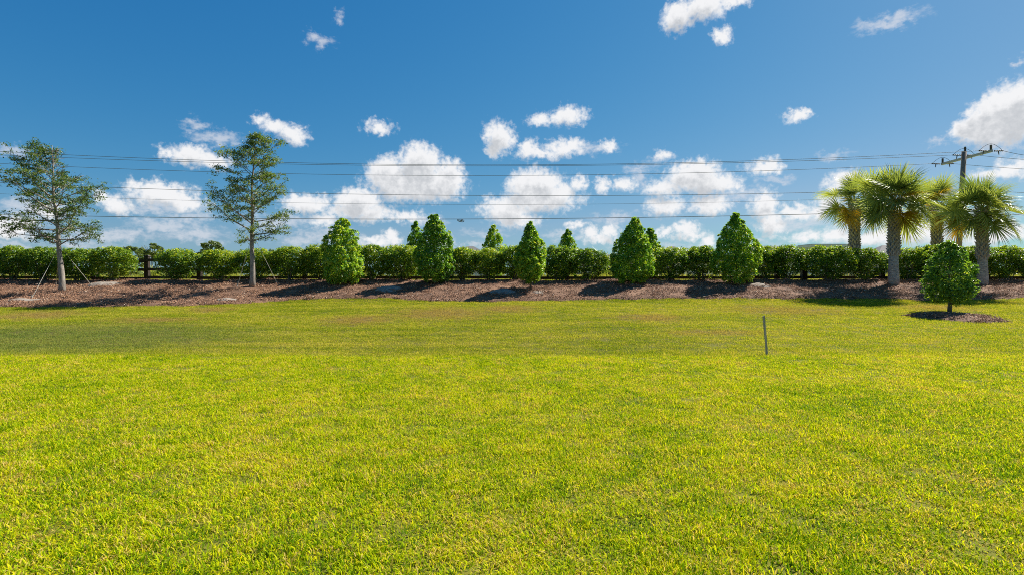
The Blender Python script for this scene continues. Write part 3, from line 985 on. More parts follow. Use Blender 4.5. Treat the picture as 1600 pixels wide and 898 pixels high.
# ------------------------------------------------------------------ hedge
def make_shrub_meshes(seed):
    rng = np.random.default_rng(seed)
    nc = 250
    # squarish rounded bush, unit width 1.6, height 1.5
    d = unit(rng.normal(size=(nc, 3)))
    d[:, 2] = np.abs(d[:, 2]) * rng.choice([1, 1, 1, -0.75], nc)
    p = 3.2
    k = (np.abs(d[:, 0]) ** p + np.abs(d[:, 1]) ** p + np.abs(d[:, 2]) ** p) ** (-1 / p)
    q_ = d * k[:, None] * np.array([0.78, 0.55, 0.66])
    cr = rng.uniform(0.11, 0.22, nc)
    q_ *= (1 - cr[:, None] * 0.7) * rng.uniform(0.80, 1.15, (nc, 1))
    q_[:, 2] += 0.84
    taper = 0.72 + 0.28 * np.clip((q_[:, 2] - 0.1) / 0.6, 0, 1)
    q_[:, :2] *= taper[:, None]
    c = np.column_stack([q_, cr, d])
    nf = 900
    f = rng.uniform(-1, 1, (nf, 3)) * np.array([0.55, 0.36, 0.5]) + np.array([0, 0, 0.85])
    V, T, C = clump_foliage(rng, c, 32, 0.08, 0.52, 0.42, 0.26, 0.35, f)
    C = C + 0.15 * np.clip((np.repeat(V[::4, 2], 2) - 1.0) / 0.5, 0, 1)      # leaf tint turns lighter and yellower towards the top
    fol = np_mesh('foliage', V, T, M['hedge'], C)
    mb = MB()
    for i in range(9):
        a = rng.random() * 6.28; L = rng.uniform(0.2, 0.5)
        b = rng.uniform(-0.12, 0.12, 2)
        mb.tube([(b[0], b[1], -0.05), (b[0] + math.cos(a) * L * 0.4, b[1] + math.sin(a) * L * 0.3, 0.35), (b[0] + math.cos(a) * L, b[1] + math.sin(a) * L * 0.7, 0.95)], [0.022, 0.017, 0.006], 5, False)
    return fol, mb.mesh('stems', M['stem'], True)

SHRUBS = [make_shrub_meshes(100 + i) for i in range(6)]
G_H = 'clipped hedge shrubs along the fence'
# centre px, half width px, top py, base py, depth offset, label
HEDGE = [
 (-75, 30, 389, 443, 0, 'outermost hedge shrub past the sparse topped oak, outside the view'), (-25, 30, 388, 443, 0, 'hedge shrub past the sparse topped oak, just outside the view'),
 (20, 30, 388, 443, 0.0, 'hedge shrub at the far end of the row, beyond the leaning sparse oak'),
 (68, 30, 389, 443, 0.0, 'hedge shrub directly behind the trunk of the sparse topped oak'),
 (122, 30, 389, 443, 0.05, 'hedge shrub between the sparse topped oak and the pale sand pile'),
 (178, 28, 389, 441, -0.1, 'rounded yellow green shrub behind the pale sand pile, beside the open fence post'),
 (277, 28, 391, 440, -0.1, 'rounded shrub between the open fence post and the half hidden fence post'),
 (343, 30, 391, 441, 0.0, 'hedge shrub just right of the half hidden fence post, left of the tall oak'),
 (400, 32, 391, 442, 0.1, 'hedge shrub directly behind the trunk of the tall oak'),
 (452, 32, 389, 442, 0.0, 'dense hedge shrub just right of the tall oak and its guy line'),
 (502, 28, 384, 441, 0.1, 'taller hedge shrub against the left side of the broad bright conical tree'),
 (582, 28, 385, 440, 0.0, 'flat topped hedge shrub against the right side of the broad bright conical tree'),
 (628, 30, 386, 439, 0.0, 'flat topped hedge shrub above the grassy gap, left of the twin crowned evergreen'),
 (722, 26, 388, 440, 0.1, 'hedge shrub against the right side of the evergreen with the darker tree behind'),
 (762, 24, 390, 440, 0.0, 'hedge shrub below the conical treetop left of the slim evergreen'),
 (803, 24, 388, 441, 0.1, 'hedge shrub squeezed behind the left side of the slim bare trunked evergreen'),
 (872, 26, 386, 440, 0.0, 'hedge shrub right of the slim evergreen, below the small lone treetop'),
 (918, 30, 390, 440, 0.0, 'yellow topped hedge shrub beside the gap left of the wide evergreen'),
 (1046, 30, 389, 440, 0.0, 'hedge shrub right of the wide evergreen, below a grey roof peak'),
 (1096, 28, 387, 440, 0.1, 'hedge shrub against the left side of the tallest conical evergreen'),
 (1196, 26, 386, 441, 0.1, 'hedge shrub against the right side of the tallest conical evergreen'),
 (1228, 26, 387, 441, -0.1, 'yellow green shrub left of the dark end post and the pale building'),
 (1294, 36, 387, 441, -0.5, 'dark rounded shrub in front of the pale flat roofed building'),
 (1352, 32, 389, 438, 0.1, 'hedge shrub left of the foremost palm trunk, below the rear palm'),
 (1418, 28, 389, 437, 0.2, 'hedge shrub just right of the foremost palm trunk'),
 (1468, 32, 385, 437, 0.3, 'hedge shrub behind the small round tree, below the half hidden palm'),
 (1516, 24, 386, 437, 0.3, 'hedge shrub between the small round tree and the rightmost palm trunk'),
 (1570, 34, 387, 437, 0.0, 'dark hedge shrub just right of the rightmost palm trunk'),
 (1625, 34, 388, 437, 0.0, 'dark hedge shrub at the very end of the row, cut by the edge of view'),
 (1680, 34, 388, 437, 0.0, 'hedge shrub past the rightmost palm, outside the view'), (1735, 34, 388, 437, 0.0, 'outermost hedge shrub past the palms, outside the view'),
]
first = [None] * 6
for i, (px, hw, ty, by, dy, lab) in enumerate(HEDGE):
    if lab is None:
        lab = 'hedge shrub continuing the row beyond the edge of view'
    Y = 23.25 + dy
    x = (px - 800) / F * Y
    z0 = top_z(x, Y)
    H = CAMZ + (HZ - ty) / F * Y - z0
    W = hw / F * Y
    v = i % 6
    sc = (W / 0.80, 1.1 + 0.1 * math.sin(i * 2.1), H / 1.56 * (1 + 0.03 * math.sin(i * 4.3)))
    t = thing('hedge_shrub', (x, Y, z0), lab, 'shrub', G_H, 0 if i % 2 else math.pi)
    t.rotation_euler[2] += 0.25 * math.sin(i * 1.7)
    t.scale = sc
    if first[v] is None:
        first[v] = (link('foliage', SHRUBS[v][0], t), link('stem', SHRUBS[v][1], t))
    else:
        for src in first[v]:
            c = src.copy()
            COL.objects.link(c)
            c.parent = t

# ------------------------------------------------------------------ the two oaks
def make_oak(name, label, base, top, seed, left, right, lead_bend, crown_from, bare=None, n_limb=46, leaf=0.075, per_twig=24, trunk_px=6.5):
    """left / right: half widths in px at rows of the photograph [(row, width)], rows from top to bottom."""
    rng = np.random.default_rng(seed)
    x0, Y = hit(*base)
    z0 = top_z(x0, Y)
    k = Y / F
    H = CAMZ + (HZ - top[1]) * k - z0
    tx = (top[0] - base[0]) * k
    t = thing(name, (x0, Y, z0), label, 'tree', 'young live oaks in the mulch bed')
    mb = MB()
    def lead(s):
        return Vector((tx * s + lead_bend * math.sin(s * 3.0) + 0.02 * math.sin(s * 17), 0.05 * math.sin(s * 6), s * H))
    r0 = trunk_px * k
    n = 22
    mb.tube([lead(i / n) + (Vector((0, 0, -0.08)) if i == 0 else Vector()) for i in range(n + 1)], [r0 * (1.25 if i == 0 else 1) * (1 - 0.93 * (i / n) ** 0.85) for i in range(n + 1)], 10)
    rows_l = np.array(left)[:, 0]; wl = np.array(left)[:, 1]
    rows_r = np.array(right)[:, 0]; wr = np.array(right)[:, 1]
    cen, nrm, axs, tin = [], [], [], []
    def spray(p, d, n_leaf, spread):
        """flat spray of leaves round a twig end"""
        m = n_leaf
        off = rng.normal(size=(m, 3)) * np.array([spread, spread, spread * 0.5])
        c = np.array(p) + off
        cen.append(c)
        nrm.append(unit(rng.normal(size=(m, 3)) * 0.75 + np.array([0, 0, 0.8])))
        axs.append(unit(rng.normal(size=(m, 3)) + np.array(d) * 0.8))
        tin.append(np.full(m, rng.normal(0.45, 0.13)) + rng.normal(0, 0.16, m))
    for i in range(n_limb):
        s = crown_from + (1 - crown_from) * ((i + rng.random() * 0.7) / n_limb) ** 0.92
        s = min(s, 0.97)
        a = i * 2.399 + rng.normal(0, 0.3)
        ca, sa = math.cos(a), math.sin(a)
        p0 = lead(s)
        rise = rng.uniform(0.05, 0.85) if s < 0.75 else rng.uniform(0.2, 0.9)
        # reach of the crown on this side at the row where the limb ends
        for _ in range(2):
            row = HZ - ((z0 + p0.z + rise * 0.5) - CAMZ) / k
            lx = np.interp(row, rows_l, wl); rx_ = np.interp(row, rows_r, wr)
            side = (rx_ if ca > 0 else lx) * k
        reach = side * rng.uniform(0.75, 1.08) if abs(ca) > 0.35 else (lx + rx_) / 2 * k * rng.uniform(0.6, 0.95)
        dead = bare is not None and bare(row, ca)
        reach = max(reach, 0.12)
        tip = p0 + Vector((ca * reach, sa * reach * 0.9, rise * reach))
        tip.z = min(tip.z, H * (0.93 + 0.07 * rng.random()))
        mid = p0.lerp(tip, 0.5) + Vector((0, 0, -0.04 * reach if s < 0.6 else 0.06 * reach)) + Vector(rng.normal(0, 0.04, 3))
        rb = r0 * 0.30 * (1 - 0.72 * s) * (0.6 + 0.4 * reach)
        mb.tube([p0, p0.lerp(mid, 0.5) + Vector(rng.normal(0, 0.02, 3)), mid, mid.lerp(tip, 0.5) + Vector(rng.normal(0, 0.03, 3)), tip], [rb, rb * 0.8, rb * 0.6, rb * 0.4, rb * 0.18], 5, False)
        nt = int(3 + 5.5 * reach)
        for j in range(nt):
            u = 0.22 + 0.78 * (j + rng.random()) / nt
            b = p0.lerp(mid, u * 2) if u < 0.5 else mid.lerp(tip, u * 2 - 1)
            ta = a + rng.choice([-1, 1]) * rng.uniform(0.3, 1.3)
            L = rng.uniform(0.18, 0.42) * min(1.0, 0.45 + reach * 0.5)
            e = b + Vector((math.cos(ta) * L, math.sin(ta) * L, L * rng.uniform(-0.5, 1.2)))
            mb.tube([b, b.lerp(e, 0.5) + Vector(rng.normal(0, 0.02, 3)), e], [0.011, 0.008, 0.003], 4, False)
            if dead:
                if rng.random() < 0.12:
                    spray(e, (0, 0, 0.3), 6, 0.06)
                continue
            spray(e, (math.cos(ta), math.sin(ta), 0), per_twig, 0.09)
            spray(b.lerp(e, 0.55), (math.cos(ta), math.sin(ta), 0), per_twig // 3, 0.07)
        if not dead:
            spray(tip, (ca, sa, 0), per_twig, 0.10)
    c = np.concatenate(cen)
    V, T = leaves(rng, c, np.concatenate(nrm), leaf * rng.uniform(0.7, 1.25, len(c)), 0.42, 0.15, np.concatenate(axs))
    mb.build('trunk', M['bark'], t, True)
    link('crown', np_mesh('crown', V, T, M['oak'], np.repeat(np.concatenate(tin), 2)), t)
    return t, (x0, Y, z0), lead, H

oakA, oA, leadA, HA = make_oak('oak_tree', 'young oak with a sparse top, bare twigged on its right side, braced by guy lines', (97, 458), (83, 228), 31,
    [(225, 24), (245, 30), (262, 45), (285, 62), (305, 82), (325, 92), (345, 95), (370, 92), (390, 60), (410, 30)],
    [(225, 6), (245, 10), (272, 16), (288, 46), (300, 54), (318, 68), (335, 46), (350, 48), (375, 52), (390, 25), (410, 10)],
    -0.06, 0.30, bare=lambda row, ca: row < 282 and ca > -0.1, n_limb=52, per_twig=25, leaf=0.09, trunk_px=4.4)
oakB, oB, leadB, HB = make_oak('oak_tree', 'tallest young oak with a full leafy crown on a straight pale trunk', (394, 451), (401, 208), 47,
    [(208, 5), (235, 18), (255, 42), (275, 48), (300, 48), (325, 56), (345, 74), (365, 68), (380, 46), (395, 25)],
    [(208, 6), (222, 20), (238, 42), (252, 44), (275, 34), (290, 42), (320, 45), (345, 52), (370, 50), (385, 28), (395, 14)],
    -0.10, 0.28, n_limb=50, per_twig=25, leaf=0.09, trunk_px=4.3)

def guy(name, foot_px, lead, org, s, mid_f, label):
    x, y = hit(*foot_px)
    z = top_z(x, y)
    t = thing(name, (x, y, z), label, 'guy line', 'guy lines bracing the young oaks')
    top = Vector(org) + lead(s) - Vector((x, y, z))
    m = top * mid_f
    mb = MB(); mb.tube([m * 0.98, top], 0.006, 5); mb.build('strap', M['strap'], t)
    mb = MB(); mb.tube([Vector((0, 0, 0.02)), m], 0.009, 6); mb.build('sleeve', M['sleeve'], t)
    mb = MB(); mb.tube([Vector((0.02, 0, -0.1)), Vector((-0.01, 0, 0.12))], [0.015, 0.02], 6); mb.build('ground_stake', M['stake'], t)
guy('guy_line', (50, 469), leadA, oA, 0.30, 0.62, 'pale guy line running down to the mulch left of the sparse topped oak')
guy('guy_line', (143, 450), leadA, oA, 0.32, 0.62, 'pale guy line from the sparse topped oak down towards the sand pile')
guy('guy_line', (88, 448), leadA, oA, 0.30, 0.45, 'guy line half hidden behind the trunk of the sparse topped oak')
guy('guy_line', (371, 451), leadB, oB, 0.33, 0.62, 'pale guy line on the left of the tallest oak')
guy('guy_line', (433, 446), leadB, oB, 0.35, 0.60, 'pale guy line on the right of the tallest oak')

# ------------------------------------------------------------------ palms
def frond_mesh(seed, mat, droop, nseg=38, rad=1.0):
    """Fan leaf of a cabbage palm. +X is away from the trunk; the leaf stalk is a part of its own."""
    rng = np.random.default_rng(seed)
    V, T, C = [], [], []
    span = 2.5
    for i in range(nseg):
        u = (i / (nseg - 1)) * 2 - 1
        a = u * 1.95
        L = rad * (1.0 - 0.30 * abs(u) ** 2) * rng.uniform(0.88, 1.05)
        ca, sa = math.cos(a), math.sin(a)
        bx = 0.25 * (1 - abs(u))          # leaf rib runs into the blade
        base = np.array([bx * 0.8, 0, -0.06 * bx])
        d = np.array([ca, sa, 0.5 * abs(u) ** 1.4 + 0.10])
        d /= np.linalg.norm(d)
        side = np.array([-sa, ca, 0.0])
        up = np.cross(d, side)
        w = 0.020 * rng.uniform(0.85, 1.15)
        o = len(V)
        prev = base
        dd = d.copy()
        for s_ in range(5):
            f = s_ / 4
            ww = w * (0.35, 1.0, 0.95, 0.55, 0.0)[s_]
            crease = up * ww * 0.55
            if s_ < 4:
                V += [prev + side * ww + crease, prev - side * ww + crease, prev]
            else:
                V += [prev]
            dd = dd + np.array([0, 0, -droop * (0.10 + 0.34 * f) * rng.uniform(0.7, 1.4)]) + rng.normal(0, 0.02, 3)
            dd /= np.linalg.norm(dd)
            prev = prev + dd * L / 4
        for s_ in range(3):
            q_ = o + 3 * s_
            T += [(q_, q_ + 2, q_ + 5), (q_, q_ + 5, q_ + 3), (q_ + 2, q_ + 1, q_ + 4), (q_ + 2, q_ + 4, q_ + 5)]
        q_ = o + 9
        T += [(q_, q_ + 2, q_ + 3), (q_ + 2, q_ + 1, q_ + 3)]
        t0 = rng.normal(0.42, 0.12)
        C += [t0] * 12 + [t0 + 0.15] * 2
    return np_mesh('frond', np.array(V), np.array(T), M[mat], C)

FR = [frond_mesh(200 + i, 'frond', d) for i, d in enumerate((0.16, 0.35, 0.6, 0.45, 0.9))]
FO = [frond_mesh(220 + i, 'frond_old', d) for i, d in enumerate((0.5, 0.8))]
def stalk_mesh():
    mb = MB()
    mb.tube([(0, 0, 0), (0.3, 0, 0.05), (0.62, 0, 0.06), (0.85, 0, 0.02)], [0.028, 0.020, 0.015, 0.010], 5, False)
    return mb.mesh('stalk', M['petiole'], True)
STALK = stalk_mesh()
FROND_KIND = 'fan palm fronds'

def make_palm(px, base_py, heart_py, seed, label, Y=None, r_px=9.0, n_fr=24, size=1.0, lean=0.0, old=3, boots=True, dx=0.0):
    rng = random.Random(seed)
    if Y is None:
        x, Y = hit(px, base_py)
    else:
        x = (px - 800) / F * Y
    z0 = top_z(x, Y)
    k = Y / F
    H = CAMZ + (HZ - heart_py) * k - z0
    R0 = r_px * k
    t = thing('palm_tree', (x, Y, z0), label, 'palm', 'fan palms at the end of the bed')
    mb = MB()
    n = 18
    def ax(s):
        return Vector((lean * s * s + dx * math.sin(3 * s), 0, s * H))
    prof = lambda s: R0 * (1.16 - 0.30 * min(1, s / 0.5) if s < 0.5 else 0.86 + 0.04 * math.sin(9 * s))
    mb.tube([ax(i / n) - Vector((0, 0, 0.1 if i == 0 else 0)) for i in range(n + 1)], [prof(i / n) * (0.5 if i == n else 1) for i in range(n + 1)], 14)
    mb.build('trunk', M['palmbark'], t, True)
    # crossed stubs of old leaf bases over the upper trunk
    mb = MB()
    z = 0.34
    row = 0
    while z < 1.0:
        for j in range(9):
            a = (j + 0.5 * (row % 2)) / 9 * 2 * math.pi + rng.uniform(-0.1, 0.1)
            if rng.random() < 0.10:
                continue
            c = ax(z)
            r = prof(z) * 0.98
            d = Vector((math.cos(a), math.sin(a), 0)); sd = Vector((-math.sin(a), math.cos(a), 0))
            for q_ in (-1, 1):
                p0 = c + d * r + sd * q_ * 0.075 * r / 0.24
                p1 = c + d * (r + 0.025) + sd * q_ * 0.03 + Vector((0, 0, 0.09))
                p2 = c + d * (r + 0.07 + rng.uniform(0, 0.05)) + Vector((0, 0, 0.17 + rng.uniform(0, 0.05)))
                mb.tube([p0, p1, p2], [0.030, 0.034, 0.022], 4)
        z += 0.115 / H
        row += 1
    o = mb.build('leaf_boots', M['boot'], t)
    tag(o, kind='stuff')
    heart = ax(1.0)
    ga = 2.399
    for i in range(n_fr):
        f = i / (n_fr - 1)
        elv = R(84 - 118 * f ** 0.92) + rng.uniform(-0.12, 0.12)
        a = i * ga + rng.uniform(-0.25, 0.25)
        isold = i == n_fr - 2 or i in (n_fr // 2, n_fr // 3, n_fr // 3 + 4)[:old - 1]
        sc = size * rng.uniform(0.88, 1.1) * (0.82 if f < 0.12 else 1.0)
        st = bpy.data.objects.new('frond', (FO if isold else FR)[(i * 3 + seed) % len(FO if isold else FR)] if f > 0.1 else FR[i % 2])
        COL.objects.link(st)
        st.parent = t
        if isold:
            st['label'] = 'yellowed ageing frond'
        pq = rng.uniform(0.32, 1.0) if 0.05 < f < 0.9 else 0.8
        pl = 0.85 * sc * pq
        dirv = Vector((math.cos(a) * math.cos(elv), math.sin(a) * math.cos(elv), math.sin(elv)))
        root = heart + Vector((0, 0, 0.05 - 0.22 * f))
        st.location = root + dirv * pl
        st.rotation_mode = 'XYZ'
        # local X along dirv, then roll and extra droop of the blade
        st.rotation_euler = (rng.uniform(-1.0, 1.0), -(elv - 0.15 - 0.35 * f), a)
        st.scale = (sc, sc, sc)
        sk = bpy.data.objects.new('stalk', STALK)
        COL.objects.link(sk)
        sk.parent = t
        sk.location = root
        sk.rotation_euler = (0, -elv, a)
        sk.scale = (sc * pq, sc, sc)
    return t

make_palm(1396, 447, 314, 8, 'foremost fan palm, its whole grey trunk standing clear in the mulch', r_px=6.7, lean=0.06, n_fr=30, size=1.16, old=2)
make_palm(1335, 440, 316, 2, 'leftmost fan palm, its trunk rising from behind the hedge', Y=26.0, r_px=6.5, n_fr=22, size=1.12, old=2)
make_palm(1464, 440, 322, 3, 'fan palm half hidden between two nearer palms, with orange fronds and trunk behind the hedge', Y=26.5, r_px=6.5, n_fr=22, size=1.12, old=4)
make_palm(1535, 446, 330, 4, 'fan palm beside the small round tree, its cross hatched trunk nearest the edge of view', r_px=6.5, n_fr=29, size=1.12, lean=-0.03, old=1)

# ------------------------------------------------------------------ fence
def build_fence():
    Y = 24.35
    x0 = (230 - 800) / F * Y
    step = 82 / F * Y
    n0, n1 = -5, 21
    t = thing('ranch_fence', (x0, Y, gz(x0, Y)), 'dark brown three rail timber fence running behind the hedge', 'fence')
    me_post = MB(); me_post.box((0, 0, 0.56), (0.19, 0.17, 1.24)); me_post = me_post.mesh('post', M['fence'])
    me_cap = MB(); me_cap.box((0, 0, 1.205), (0.24, 0.22, 0.05), taper=0.8); me_cap = me_cap.mesh('post_cap', M['fence'])
    me_rail = MB(); me_rail.box((step / 2, -0.115, 0), (step - 0.012, 0.045, 0.135)); me_rail = me_rail.mesh('rail', M['fence'])
    for i in range(n0, n1):
        dz = gz(x0 + i * step, Y) - gz(x0, Y)
        for nm, me in (('post', me_post), ('post_cap', me_cap)):
            p = link(nm, me, t); p.location = (i * step, 0, dz)
        for h_ in (0.20, 0.60, 1.02):
            p = link('rail', me_rail, t); p.location = (i * step, 0, dz + h_ - 0.02 + 0.008 * math.sin(i * 3 + h_ * 7)); p.rotation_euler = (0, 0.004 * math.sin(i * 5 + h_), 0)
    # heavier dark end post by the pale building
    p = at(1256, 440, 24.0)
    z = gz(p.x, 24.0)
    e = thing('end_post', (p.x, 24.0, z), 'tall black square post in the hedge gap before the pale building', 'post')
    mb = MB(); mb.box((0, 0, 0.62), (0.24, 0.2, 1.3)); mb.build('shaft', M['fence'], e)
    mb = MB(); mb.box((0, 0, 1.31), (0.32, 0.28, 0.06), taper=0.8); mb.build('cap', M['fence'], e)
build_fence()

# ------------------------------------------------------------------ utility pole and lines
PY_ = 33.0
KP = PY_ / F
arm_z = CAMZ + (HZ - 247) * KP
def build_pole():
    foot = at(1495, 436, PY_); topp = at(1506.5, 237, PY_)
    z0 = gz(foot.x, PY_)
    t = thing('utility_pole', (foot.x, PY_, z0), 'slightly leaning utility pole with one crossarm above the palms', 'utility pole')
    org = Vector((foot.x, PY_, z0))
    mb = MB(); mb.tube([Vector((0, 0, -0.2)), topp - org], [0.17, 0.135], 12); mb.build('pole', M['cement'], t, True)
    # the arm runs nearly along the line of sight: its near end is the higher one in the photograph
    A = at(1475, 257, PY_ + 1.75) - org
    B = at(1554, 236, PY_ - 1.75) - org
    d = (B - A)
    mb = MB()
    up = Vector((0, 0, 1)); sdv = d.cross(up).normalized()
    off = sdv * 0.16
    vs = []
    for p in (A, B):
        for a, b in ((-1, -1), (1, -1), (1, 1), (-1, 1)):
            vs.append(p + off + sdv * 0.055 * a + up * 0.075 * b)
    mb.add(vs, [(0, 1, 2, 3), (7, 6, 5, 4), (0, 4, 5, 1), (1, 5, 6, 2), (2, 6, 7, 3), (3, 7, 4, 0)])
    mb.build('crossarm', M['arm'], t)
    # upright insulators with sheds
    def post_ins(p):
        m = MB()
        for i in range(5):
            m.tube([p + Vector((0, 0, 0.06 * i)), p + Vector((0, 0, 0.06 * i + 0.02)), p + Vector((0, 0, 0.06 * i + 0.06))], [0.05, 0.075, 0.04], 8)
        m.build('insulator', M['insul'], t)
    T = topp - org
    post_ins(A + off + Vector((0, 0, 0.08)) + d * 0.02)
    post_ins(T + Vector((0.06, 0, 0.0)))
    post_ins(B + off + Vector((0, 0, 0.08)) - d * 0.02)
    ends = []
    for p in (A + off + d * 0.02, T + Vector((0, 0, -0.25)), B + off - d * 0.02):
        pair = []
        for s_ in (-1, 1):
            e = p + Vector((s_ * 0.72, 0, 0.02))
            m = MB()
            pts = [p + (e - p) * (0.3 + 0.7 * i / 8) for i in range(9)]
            m.tube(pts, [0.03 if i % 2 else 0.05 for i in range(9)], 8)
            m.tube([p, p + (e - p) * 0.3], 0.014, 5)
            m.build('strain_insulator', M['insul'], t)
            m = MB(); m.tube([p + (e - p) * 0.62, p + (e - p) * 0.62 + Vector((s_ * 0.05, 0, -0.24))], [0.035, 0.02], 6); m.build('arrester', M['insul'], t)
            pair.append(e)
        m = MB()
        m.tube([pair[0].lerp(pair[1], i / 12) + Vector((0, 0, 0.42 * math.sin(math.pi * i / 12))) for i in range(13)], 0.012, 5)
        m.build('jumper_wire', M['wire'], t)
        ends.append((pair[0] + org, pair[1] + org))
    return ends, org, T
ends, porg, ptop = build_pole()

# rows of each line read at several columns of the photograph
def power_line(pts, Y, r, label, end=None, right=None, splice=None):
    r *= 0.85
    xs = np.array([(p[0] - 800) / F * Y for p in pts]); zs = np.array([CAMZ + (HZ - p[1]) / F * Y for p in pts])
    co = np.polyfit(xs, zs, 2)
    X = np.linspace((-420 - 800) / F * Y, end[0].x if end else xs.max(), 44)
    P = [Vector((x, Y, float(np.polyval(co, x)))) for x in X]
    if end:
        # close the small gap to the insulator smoothly
        gap = end[0] - P[-1]
        P = [p + gap * max(0, (i - 20) / 23) ** 2 for i, p in enumerate(P)]
    mid = P[20]
    t = thing('power_line', tuple(mid), label, 'power line', 'overhead lines crossing the sky')
    mb = MB(); mb.tube([p - mid for p in P], r, 5); mb.build('wire', M['wire'], t)
    if right and end:
        e = end[1]
        tgt = at(right[0], right[1], Y)
        far = e + (tgt - e) * 2.2
        Q = [e.lerp(far, i / 14) + Vector((0, 0, -0.35 * math.sin(math.pi * i / 14) * 0.3)) for i in range(15)]
        mb = MB(); mb.tube([p - mid for p in Q], r, 5); mb.build('wire', M['wire'], t)
    if splice:
        c = at(splice[0], splice[1], Y) - mid
        mb = MB()
        mb.tube([c + Vector((-0.30 + 0.04 * i, 0, -0.02 - 0.09 * math.sin(i / 8 * math.pi))) for i in range(9)], 0.022, 6)
        mb.tube([c + Vector((0.0 + 0.13 * math.cos(a), 0.02, -0.06 + 0.07 * math.sin(a))) for a in np.linspace(0, 2 * math.pi, 13)], 0.022, 6)
        mb.tube([c + Vector((-0.32, 0, 0)), c + Vector((0.05, 0, -0.03))], 0.028, 6)
        mb.build('splice_loop', M['wire'], t)
power_line([(0, 237.5), (400, 251.5), (600, 257.5), (800, 259), (1000, 257), (1280, 249)], ends[2][0].y, 0.015, 'topmost overhead wire, ending at the near tip of the crossarm', ends[2], (1600, 240))
power_line([(0, 243), (400, 254), (600, 259.5), (800, 260.5), (1000, 258.8), (1280, 252)], ends[1][0].y, 0.015, 'overhead wire just under the topmost one, ending at the pole top', ends[1], (1600, 247))
power_line([(0, 256), (400, 269.6), (600, 274.5), (800, 275), (1000, 273), (1280, 265)], ends[0][0].y, 0.015, 'third overhead wire down, ending at the far tip of the crossarm', ends[0], (1600, 262))
def on_pole(row):
    s = (HZ - row) / (HZ - 237)
    p = porg + Vector((ptop.x * s, 0, 0)); p.z = CAMZ + (HZ - row) * KP
    return (p + Vector((-0.15, 0, 0)), p + Vector((0.15, 0, 0)))
power_line([(0, 286), (400, 299), (600, 305), (800, 306.5), (1000, 306), (1280, 301)], PY_, 0.016, 'fourth overhead wire down, a single even dark line below the upper three', on_pole(294), (1600, 299))
power_line([(0, 304), (400, 313), (600, 320), (800, 321.5), (1000, 320), (1280, 312.7)], PY_, 0.009, 'thinnest overhead wire, faint between two darker lines', on_pole(304), (1600, 309))
power_line([(0, 335.5), (400, 340.5), (600, 343), (800, 343), (1000, 340.8), (1280, 335)], PY_, 0.022, 'lowest and thickest overhead cable, with a small splice loop hanging on it', on_pole(328), (1600, 334), (722, 344))

# ------------------------------------------------------------------ survey stake
def build_stake():
    x, y = hit(1198, 554)
    z = gz(x, y)
    top = at(1193.5, 492, y)
    H = top.z - z
    mb = MB()
    w, d = 0.021, 0.011
    vs = []
    for s_, tw in ((-0.12, 1), (0.0, 1), (0.3, 1.02), (0.7, 0.98), (0.985, 1.0)):
        cx = (top.x - x) * s_ + 0.006 * math.sin(5 * s_)
        for a, b in ((-1, -1), (1, -1), (1, 1), (-1, 1)):
            vs.append((cx + a * w * tw, b * d, s_ * H + (0.012 * a if s_ > 0.9 else 0)))
    fs = [(3, 2, 1, 0)]
    for i in range(4):
        o = i * 4
        fs += [(o + k, o + (k + 1) % 4, o + 4 + (k + 1) % 4, o + 4 + k) for k in range(4)]
    fs.append((16, 17, 18, 19))
    mb.add(vs, fs)
    o = mb.build('survey_stake', M['stake'])
    o.location = (x, y, z)
    tag(o, 'weathered grey wooden stake leaning at the edge of the lawn', 'stake')
build_stake()

# ------------------------------------------------------------------ sand piles on the mulch
def sand_pile(px, py, rx_px, h_, label, seed, ry=0.45):
    rng = random.Random(seed)
    x, y = hit(px, py)
    rx = rx_px / F * y
    mb = MB()
    n, rings = 26, 6
    ph = [rng.uniform(0, 6.28) for _ in range(3)]
    vs = []
    def rr(th): return 1 + 0.16 * math.sin(2 * th + ph[0]) + 0.12 * math.sin(3 * th + ph[1]) + 0.08 * math.sin(7 * th + ph[2])
    vs.append((0, 0, top_z(x, y) + h_))
    for r in range(1, rings + 1):
        for k in range(n):
            th = 2 * math.pi * k / n
            q_ = r / rings
            a, b = math.cos(th) * rx * q_ * rr(th), math.sin(th) * ry * q_ * rr(th)
            zz = top_z(x + a, y + b) + 0.012 + h_ * (1 - q_ ** 1.6) + rng.uniform(-1, 1) * 0.018 * (1 - q_)
            if r == rings: zz = top_z(x + a, y + b) - 0.03
            vs.append((a, b, zz))
    z0 = top_z(x, y)
    vs = [(a, b, c - z0) for a, b, c in vs]
    fs = [(0, 1 + k, 1 + (k + 1) % n) for k in range(n)]
    for r in range(rings - 1):
        for k in range(n):
            k2 = (k + 1) % n
            fs.append((1 + r * n + k, 1 + (r + 1) * n + k, 1 + (r + 1) * n + k2, 1 + r * n + k2))
    mb.add(vs, fs)
    o = mb.build('sand_pile', M['sand'], smooth=True)
    o.location = (x, y, z0)
    tag(o, label, 'sand pile', 'pale sand piles on the mulch')
sand_pile(162, 448, 22, 0.10, 'pale sand pile at the foot of the shrub beside the open fence post', 1)
sand_pile(606, 455, 22, 0.09, 'grey sand pile in the shade right of the broad bright conical tree', 2)
sand_pile(785, 459, 20, 0.08, 'grey sand pile in the shade left of the slim bare trunked evergreen', 3)
sand_pile(352, 472, 16, 0.05, 'flat pale sand patch at the grass edge below the tall oak', 4, 0.3)
sand_pile(1185, 449, 20, 0.05, 'low sandy patch right of the tallest conical evergreen', 5, 0.3)
sand_pile(842, 459, 12, 0.04, 'small flat sandy patch just right of the slim thin trunk', 6, 0.25)
sand_pile(36, 472, 24, 0.05, 'dull sandy patch by the foot of the outermost guy line', 7, 0.4)

